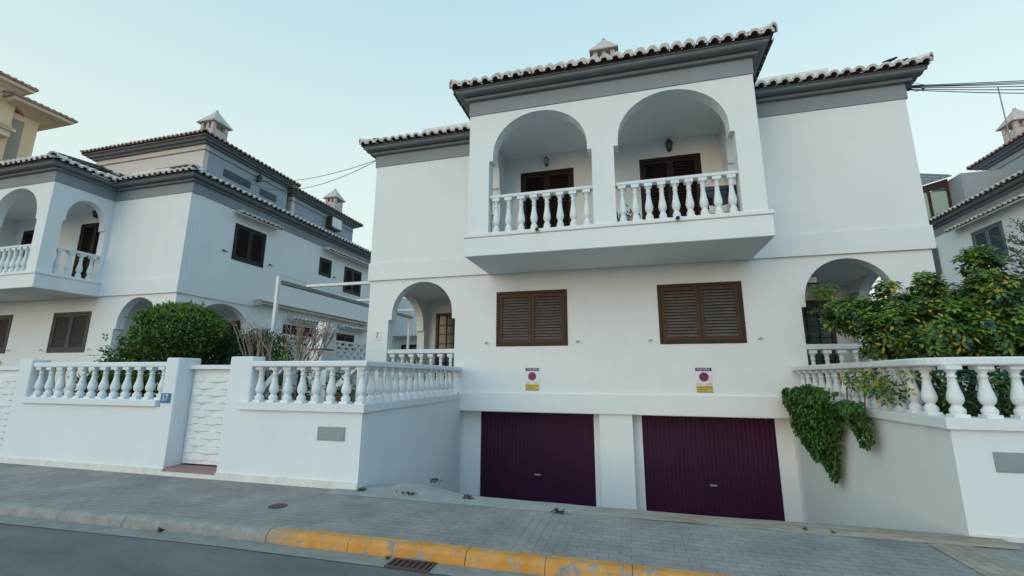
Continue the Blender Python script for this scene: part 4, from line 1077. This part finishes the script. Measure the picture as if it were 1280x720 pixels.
for (x, y, s, lb) in ((-1.75, -.06, .16, 'dark clump of dead leaves on the driveway edge'), (-1.55, .34, .09, 'dark debris on the mound by the left driveway wall'), (-.9, -.02, .07, 'small brown leaf scrap before the left garage'), (.35, -.3, .07, 'dead leaf scrap near the middle of the paving')):
    mb = MB()
    for _ in range(34):
        p = Vector((x + random.gauss(0, s * .5), y + random.gauss(0, s * .12), (.11 if y > .3 else .02) + random.random() * .02)); leaf(mb, p, rv(), Vector((0, 0, 1)), .045, .028, 0)
    tag(build(mb, 'leaf_litter', M['dead_leaf'], origin=(x, y, 0)), lb, 'dead leaves', 'scraps of dead leaves')

# drain grate and small round cover
t = thing('drain_grate', (-.8, -1.84, -.12), 'rusty slotted drain grate in the gutter below the yellow kerb', 'drain')
gx0, gx1 = -1.0, -.56; g0 = ky(-.8) - .36; g1 = ky(-.8) - .165
mb = MB(); mb.box(gx0, gx1, g0, g0 + .02, -.115, -.100); mb.box(gx0, gx1, g1 - .02, g1, -.115, -.100); mb.box(gx0, gx0 + .025, g0 + .02, g1 - .02, -.115, -.100); mb.box(gx1 - .025, gx1, g0 + .02, g1 - .02, -.115, -.100)
for i in range(1, 7): x = gx0 + (gx1 - gx0) * i / 7; mb.box(x - .013, x + .013, g0 + .02, g1 - .02, -.114, -.102)
build(mb, 'frame', M['grate'], t)
mb = MB(); mb.box(gx0 + .025, gx1 - .025, g0 + .02, g1 - .02, -.1145, -.1095); build(mb, 'pit', M['black'], t)
mb = MB(); mb.lathe([(.11, .002), (.11, .008), (.095, .010), (.09, .007)], (-3.09, -.97, 0), 20)
tag(build(mb, 'valve_cover', M['grate'], origin=(-3.09, -.97, 0)), 'small round rusty cover in the pavement left of the driveway', 'manhole cover')

# ------------------------------------------------------------------ garden things between the houses
# pergola frame: white post, grey rail, white cross beams fixed to the main house
t = thing('pergola', (-8.3, 4.2, 1.04), 'open pergola frame of white beams and a grey rail beside the left porch', 'pergola')
px = -8.3
mb = MB(); mb.box(px - .045, px + .045, 4.12, 4.21, 1.04, 4.40); build(mb, 'post', M['metal_white'], t)
mb = MB(); mb.box(px - .045, px + .045, 11.9, 11.99, 1.04, 4.25); build(mb, 'post', M['metal_white'], t)
mb = MB(); mb.box(px - .07, px + .07, 4.26, 12.2, 4.19, 4.29); build(mb, 'rail', M['metal_grey'], t)
mb = MB(); mb.tube([(px, 4.3, 4.42), (px + .1, 12, 4.38)], .006, 4); build(mb, 'wire', M['steel'], t)
for y in (5.35, 8.0, 10.6):
    mb = MB(); mb.box(px - .02, XL - .0, y - .05, y + .05, 4.30, 4.38); build(mb, 'beam', M['metal_white'], t)
# breeze block wall
t = thing('block_wall', (-9.6, 9.2, 1.03), 'white openwork block wall in the garden between the two houses', 'wall')
mb = MB()
x = -10.9; y0b, y1b = 7.0, 15.0; zb = 1.03; rows_ = 11; hh = (3.02 - zb) / rows_
for j in range(rows_):
    mb.box(x, x + .14, y0b, y1b, zb + j * hh, zb + j * hh + .07)
    k = y0b + (.24 if j % 2 else 0)
    while k < y1b: mb.box(x, x + .14, k, k + .12, zb + j * hh + .07, zb + (j + 1) * hh); k += .5
mb.box(x, x + .14, y0b, y1b, 3.02, 3.1)
build(mb, 'openwork', M['fence_white'], t)
# masonry barbecue
t = thing('brick_barbecue', (-8.35, 6.6, 1.03), 'white masonry barbecue with a sloped hood standing in the left garden', 'barbecue')
mb = MB(); bx, byy = -8.55, 6.5
mb.box(bx - .30, bx + .30, byy - .3, byy + .4, 1.03, 2.42); build(mb, 'base', M['white'], t, bevel=.01)
mb = MB(); mb.box(bx - .26, bx + .26, byy - .34, byy + .36, 2.44, 2.47); build(mb, 'red_ledge', M['red_tile'], t)
mb = MB(); mb.prism([(bx - .30, byy - .3, 2.48), (bx + .30, byy - .3, 2.48), (bx + .30, byy + .4, 2.48), (bx - .30, byy + .4, 2.48)], [(bx - .14, byy - .02, 3.35), (bx + .22, byy - .02, 3.35), (bx + .22, byy + .4, 3.35), (bx - .14, byy + .4, 3.35)]); build(mb, 'hood', M['white'], t)
# stair parapets behind the balusters
t = thing('garden_stair', (-4.9, 1.4, 1.04), 'white stepped garden stair parapet seen through the balusters right of the gate', 'stairs')
for dx in (0, 1.62):
    mb = MB(); a = -6.2 + dx
    mb.prism([(a, 1.3, 1.04), (a + .3, 1.3, 1.04), (a + .3, 1.45, 1.04), (a, 1.45, 1.04)], [(a, 1.3, 1.52), (a + .3, 1.3, 1.80), (a + .3, 1.45, 1.80), (a, 1.45, 1.52)])
    mb.prism([(a + .30, 1.3, 1.22), (a + .42, 1.3, 1.22), (a + .42, 1.45, 1.22), (a + .30, 1.45, 1.22)], [(a + .78, 1.3, 1.75), (a + .95, 1.3, 1.75), (a + .95, 1.45, 1.75), (a + .78, 1.45, 1.75)])
    mb.box(a + .96, a + 1.16, 1.3, 1.45, 1.04, 1.78)
    build(mb, 'parapet', M['white'], t)
mb = MB(); mb.lathe([(.10, 0), (.13, .12), (.15, .2), (.16, .22)], (0, 0, 0), 12)
o = build(mb, 'clay_pot', M['pot'], origin=(0, 0, 0)); o.location = (-3.62, .8, 1.04); tag(o, 'small terracotta pot on the garden floor behind the balusters', 'pot')

# air conditioner on the left house attic
t = thing('air_conditioner', (-15.2, 15.2, 10.1), 'white air conditioning unit on a bracket on the rear attic of the left house', 'air conditioner')
xx = 3.93 - SH
mb = MB(); mb.box(xx + .06, xx + .40, 14.85, 15.75, 10.12, 10.72); build(mb, 'case', M['metal_white'], t, bevel=.02)
mb = MB(); mb.box(xx + .03, xx + .42, 14.80, 14.848, 10.02, 10.72); mb.box(xx, xx + .45, 14.9, 14.95, 10.04, 10.11); mb.box(xx, xx + .45, 15.6, 15.65, 10.04, 10.11); mb.box(xx + .2, xx + .24, 14.82, 15.62, 10.05, 10.09); build(mb, 'bracket', M['brown_light'], t)

# antenna mast at the right house
mb = MB(); mb.tube([(17.0, 15.7, 10.9), (17.0, 15.7, 13.9)], .022, 6)
tag(build(mb, 'antenna_mast', M['steel'], origin=(17.0, 15.7, 10.9)), 'thin antenna mast beside the chimney of the right house', 'antenna')

# overhead cables
def cable(name, runs, r_, label, extra=None):
    mb = MB()
    for (a, b, sag) in runs:
        a, b = Vector(a), Vector(b); pts = [a.lerp(b, f / 16) - Vector((0, 0, sag * 4 * (f / 16) * (1 - f / 16))) for f in range(17)]; mb.tube(pts, r_, 5)
    if extra: extra(mb)
    tag(build(mb, name, M['cable'], origin=runs[0][0]), label, 'cable', 'overhead cables')
E0 = (XR + .10, F - .02, 7.73)
def tangle(mb):
    for _ in range(7):
        c_ = Vector(E0) + Vector((.05, 0, 0)) + rv(.03); mb.tube([c_, c_ + Vector((.12, 0, random.uniform(-.12, .08))), c_ + Vector((.28, 0, random.uniform(-.16, .04)))], .006, 4)
    mb.box(XR + .06, XR + .16, F - .07, F + .03, 7.66, 7.80)
RE = RX - .05
cable('power_cable', [(E0, (RE, 4.5, 7.02), .05), ((E0[0], E0[1], E0[2] - .02), (RE, 4.55, 6.93), .06), ((E0[0], E0[1], E0[2] + .03), (RE, 4.45, 7.12), .04), ((E0[0], E0[1], E0[2] - .05), (RE, 4.5, 6.80), .09), ((E0[0], E0[1], E0[2] - .07), (RE, 4.5, 6.68), .13), ((E0[0], E0[1], E0[2] + .01), (RE, 4.48, 7.07), .04)], .009,
      'bundle of dark overhead cables leaving the right eave of the white house', tangle)
cable('power_cable', [((XL - .06, F, 7.72), (3.95 - SH, 9.2, 10.5), .35), ((XL - .06, F, 7.70), (3.95 - SH, 9.4, 10.4), .6)], .009, 'pair of thin cables between the left eave and the left house attic')

# bird on the right eave
mb = MB(); c_ = Vector((6.98, 4.2, 8.33))
mb.tube([c_ + Vector((-.16, 0, -.02)), c_ + Vector((-.08, 0, 0)), c_, c_ + Vector((.07, 0, .025)), c_ + Vector((.11, 0, .045)), c_ + Vector((.14, 0, .04))], [.008, .02, .036, .03, .022, .004], 8)
tag(build(mb, 'bird', M['black'], origin=tuple(c_)), 'small dark bird sitting on the roof tiles at the right eave', 'bird')

# ------------------------------------------------------------------ ochre apartment block far left
t = thing('apartment_block', (-42, 6, 0), 'tall ochre apartment block behind the left house', 'building')
X1 = -36.6
def eave_box(x0, x1, y0, y1, z, out, parent):
    p = [(x0, y0), (x1, y0), (x1, y1), (x0, y1)]
    m = MB(); sweep(m, p, [(-.1, z), (out * .3, z + .2), (out * .5, z + .3), (out * .95, z + .36), (out, z + .42), (out, z + .58), (-.1, z + .58)]); build(m, 'cornice', M['yellow_trim'], parent)
    m = MB(); q = out + .12; b = [(x0 - q, y0 - q, z + .58), (x1 + q, y0 - q, z + .58), (x1 + q, y1 + q, z + .58), (x0 - q, y1 + q, z + .58)]
    m.prism(b, [(a, c, z + .72) for a, c, _ in b]); k = 3
    m.prism([(x0 - q, y0 - q, z + .72), (x1 + q, y0 - q, z + .72), (x1 + q, y1 + q, z + .72), (x0 - q, y1 + q, z + .72)], [(x0 + k, y0 + k, z + 2), (x1 - k, y0 + k, z + 2), (x1 - k, y1 - k, z + 2), (x0 + k, y1 - k, z + 2)])
    y = y0 - q
    while y < y1 + q: m.tube([(x1 + q + .02, y, z + .68), (x1 + q - 1.2, y, z + 1.0)], .08, 6); y += .34
    build(m, 'roof', M['eave_terracotta'], parent)
m = MB(); m.box(-50, X1, -8, 10.65, 0, 19.5); m.box(-50, X1 - .25, 10.65, 12.05, 0, 18.4)
build(m, 'wall', M['yellow_wall'], t)
eave_box(-50, X1, -8, 10.65, 19.5, .50, t); eave_box(-50, X1 - .25, 11.3, 12.05, 18.4, 1.2, t)
m = MB(); m.box(X1 - .25, X1 - .22, 10.66, 11.35, 14.9, 18.0); build(m, 'recess', M['yellow_shade'], t)  # flat dark panel, its colour stands in for the shade of the recess
m = MB(); m.box(X1, X1 + .5, -8, 10.5, 16.35, 16.75); m.box(X1, X1 + .65, -8, 10.65, 16.75, 16.95)
for i in range(60): m.tube([(X1 + .1, -8 + i * .31, 17.15), (X1 + .75, -8 + i * .31, 16.95)], .13, 6)
build(m, 'mid_cornice', M['yellow_trim'], t)
m = MB(); m.box(X1 - .2, X1 + .05, 8.6, 9.9, 18.0, 19.0); build(m, 'window', M['yellow_trim'], t)
m2 = MB(); m2.box(X1 + .05, X1 + .06, 8.7, 9.8, 18.1, 18.95); build(m2, 'glass', M['glass_pale'], kid(t, 'window'))
m = MB(); m.box(X1, X1 + .05, 8.6, 10.35, 14.0, 15.1); build(m, 'window', M['metal_white'], t)
m2 = MB(); m2.box(X1 + .05, X1 + .06, 8.7, 10.2, 14.1, 15.0); build(m2, 'glass', M['glass'], kid(t, 'window', 1))

# ------------------------------------------------------------------ light, sky, camera
SUN_EL, SUN_AZ = 6.0, 200.0     # azimuth clockwise from +Y: behind the camera, a little to the left
world = bpy.data.worlds.new('World'); scene.world = world; world.use_nodes = True
nt = world.node_tree; bg = nt.nodes['Background']
sky = N(nt, 'ShaderNodeTexSky', sky_type='NISHITA', sun_disc=False); sky.sun_elevation = R(SUN_EL); sky.sun_rotation = R(SUN_AZ)
sky.altitude = 0; sky.air_density = 1.0; sky.dust_density = 1.2; sky.ozone_density = 1.0
tc = N(nt, 'ShaderNodeTexCoord'); sp = N(nt, 'ShaderNodeSeparateXYZ'); nt.links.new(tc.outputs['Generated'], sp.inputs[0])
SKY_MIX = .0
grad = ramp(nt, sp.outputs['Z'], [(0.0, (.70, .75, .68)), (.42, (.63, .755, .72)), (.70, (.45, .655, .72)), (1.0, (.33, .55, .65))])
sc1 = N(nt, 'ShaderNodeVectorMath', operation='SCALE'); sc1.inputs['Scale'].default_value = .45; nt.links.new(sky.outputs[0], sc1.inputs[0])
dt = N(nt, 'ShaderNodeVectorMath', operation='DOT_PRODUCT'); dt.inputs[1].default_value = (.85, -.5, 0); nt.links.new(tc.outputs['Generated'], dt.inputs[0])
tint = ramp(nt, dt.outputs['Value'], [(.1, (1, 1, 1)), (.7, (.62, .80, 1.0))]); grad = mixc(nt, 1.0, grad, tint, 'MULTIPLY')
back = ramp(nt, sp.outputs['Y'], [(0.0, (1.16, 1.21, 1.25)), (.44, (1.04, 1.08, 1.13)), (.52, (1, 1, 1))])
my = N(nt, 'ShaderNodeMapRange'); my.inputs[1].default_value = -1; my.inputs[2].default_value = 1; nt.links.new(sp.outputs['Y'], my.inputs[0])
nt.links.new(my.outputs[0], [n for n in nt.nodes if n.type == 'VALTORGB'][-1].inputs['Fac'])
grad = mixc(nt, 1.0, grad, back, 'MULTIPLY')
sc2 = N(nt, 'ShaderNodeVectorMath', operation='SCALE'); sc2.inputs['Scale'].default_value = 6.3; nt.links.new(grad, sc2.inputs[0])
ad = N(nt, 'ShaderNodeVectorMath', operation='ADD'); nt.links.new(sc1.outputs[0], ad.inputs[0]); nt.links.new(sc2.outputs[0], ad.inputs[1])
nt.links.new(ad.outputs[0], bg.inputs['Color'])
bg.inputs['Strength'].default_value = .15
sl = bpy.data.lights.new('sun', 'SUN'); sl.energy = .5; sl.angle = R(70); sl.color = (.90, .96, 1)
so = bpy.data.objects.new('sun', sl); COL.objects.link(so)
az = R(SUN_AZ); dirv = Vector((math.sin(az) * math.cos(R(30)), math.cos(az) * math.cos(R(30)), math.sin(R(30))))
so.rotation_euler = dirv.to_track_quat('Z', 'Y').to_euler()

cam = bpy.data.cameras.new('camera'); co = bpy.data.objects.new('camera', cam); COL.objects.link(co); scene.camera = co
cam.sensor_width = 36; cam.lens = 36 * 553.523 / 1280; cam.clip_end = 2000; cam.clip_start = .05
yaw, pit, rol = R(15.004), R(11.383), R(.243)
fw = Vector((-math.sin(yaw) * math.cos(pit), math.cos(yaw) * math.cos(pit), math.sin(pit))); rt = Vector((math.cos(yaw), math.sin(yaw), 0)); up = rt.cross(fw)
r2 = rt * math.cos(rol) + up * math.sin(rol); u2 = -rt * math.sin(rol) + up * math.cos(rol)
co.matrix_world = Matrix(((r2.x, u2.x, -fw.x, 1.290), (r2.y, u2.y, -fw.y, -6.0), (r2.z, u2.z, -fw.z, 1.6026), (0, 0, 0, 1)))
vs = scene.view_settings; vs.view_transform = 'Standard'; vs.look = 'None'; vs.exposure = .12; vs.gamma = 1
scene.render.resolution_x = 1024; scene.render.resolution_y = 576
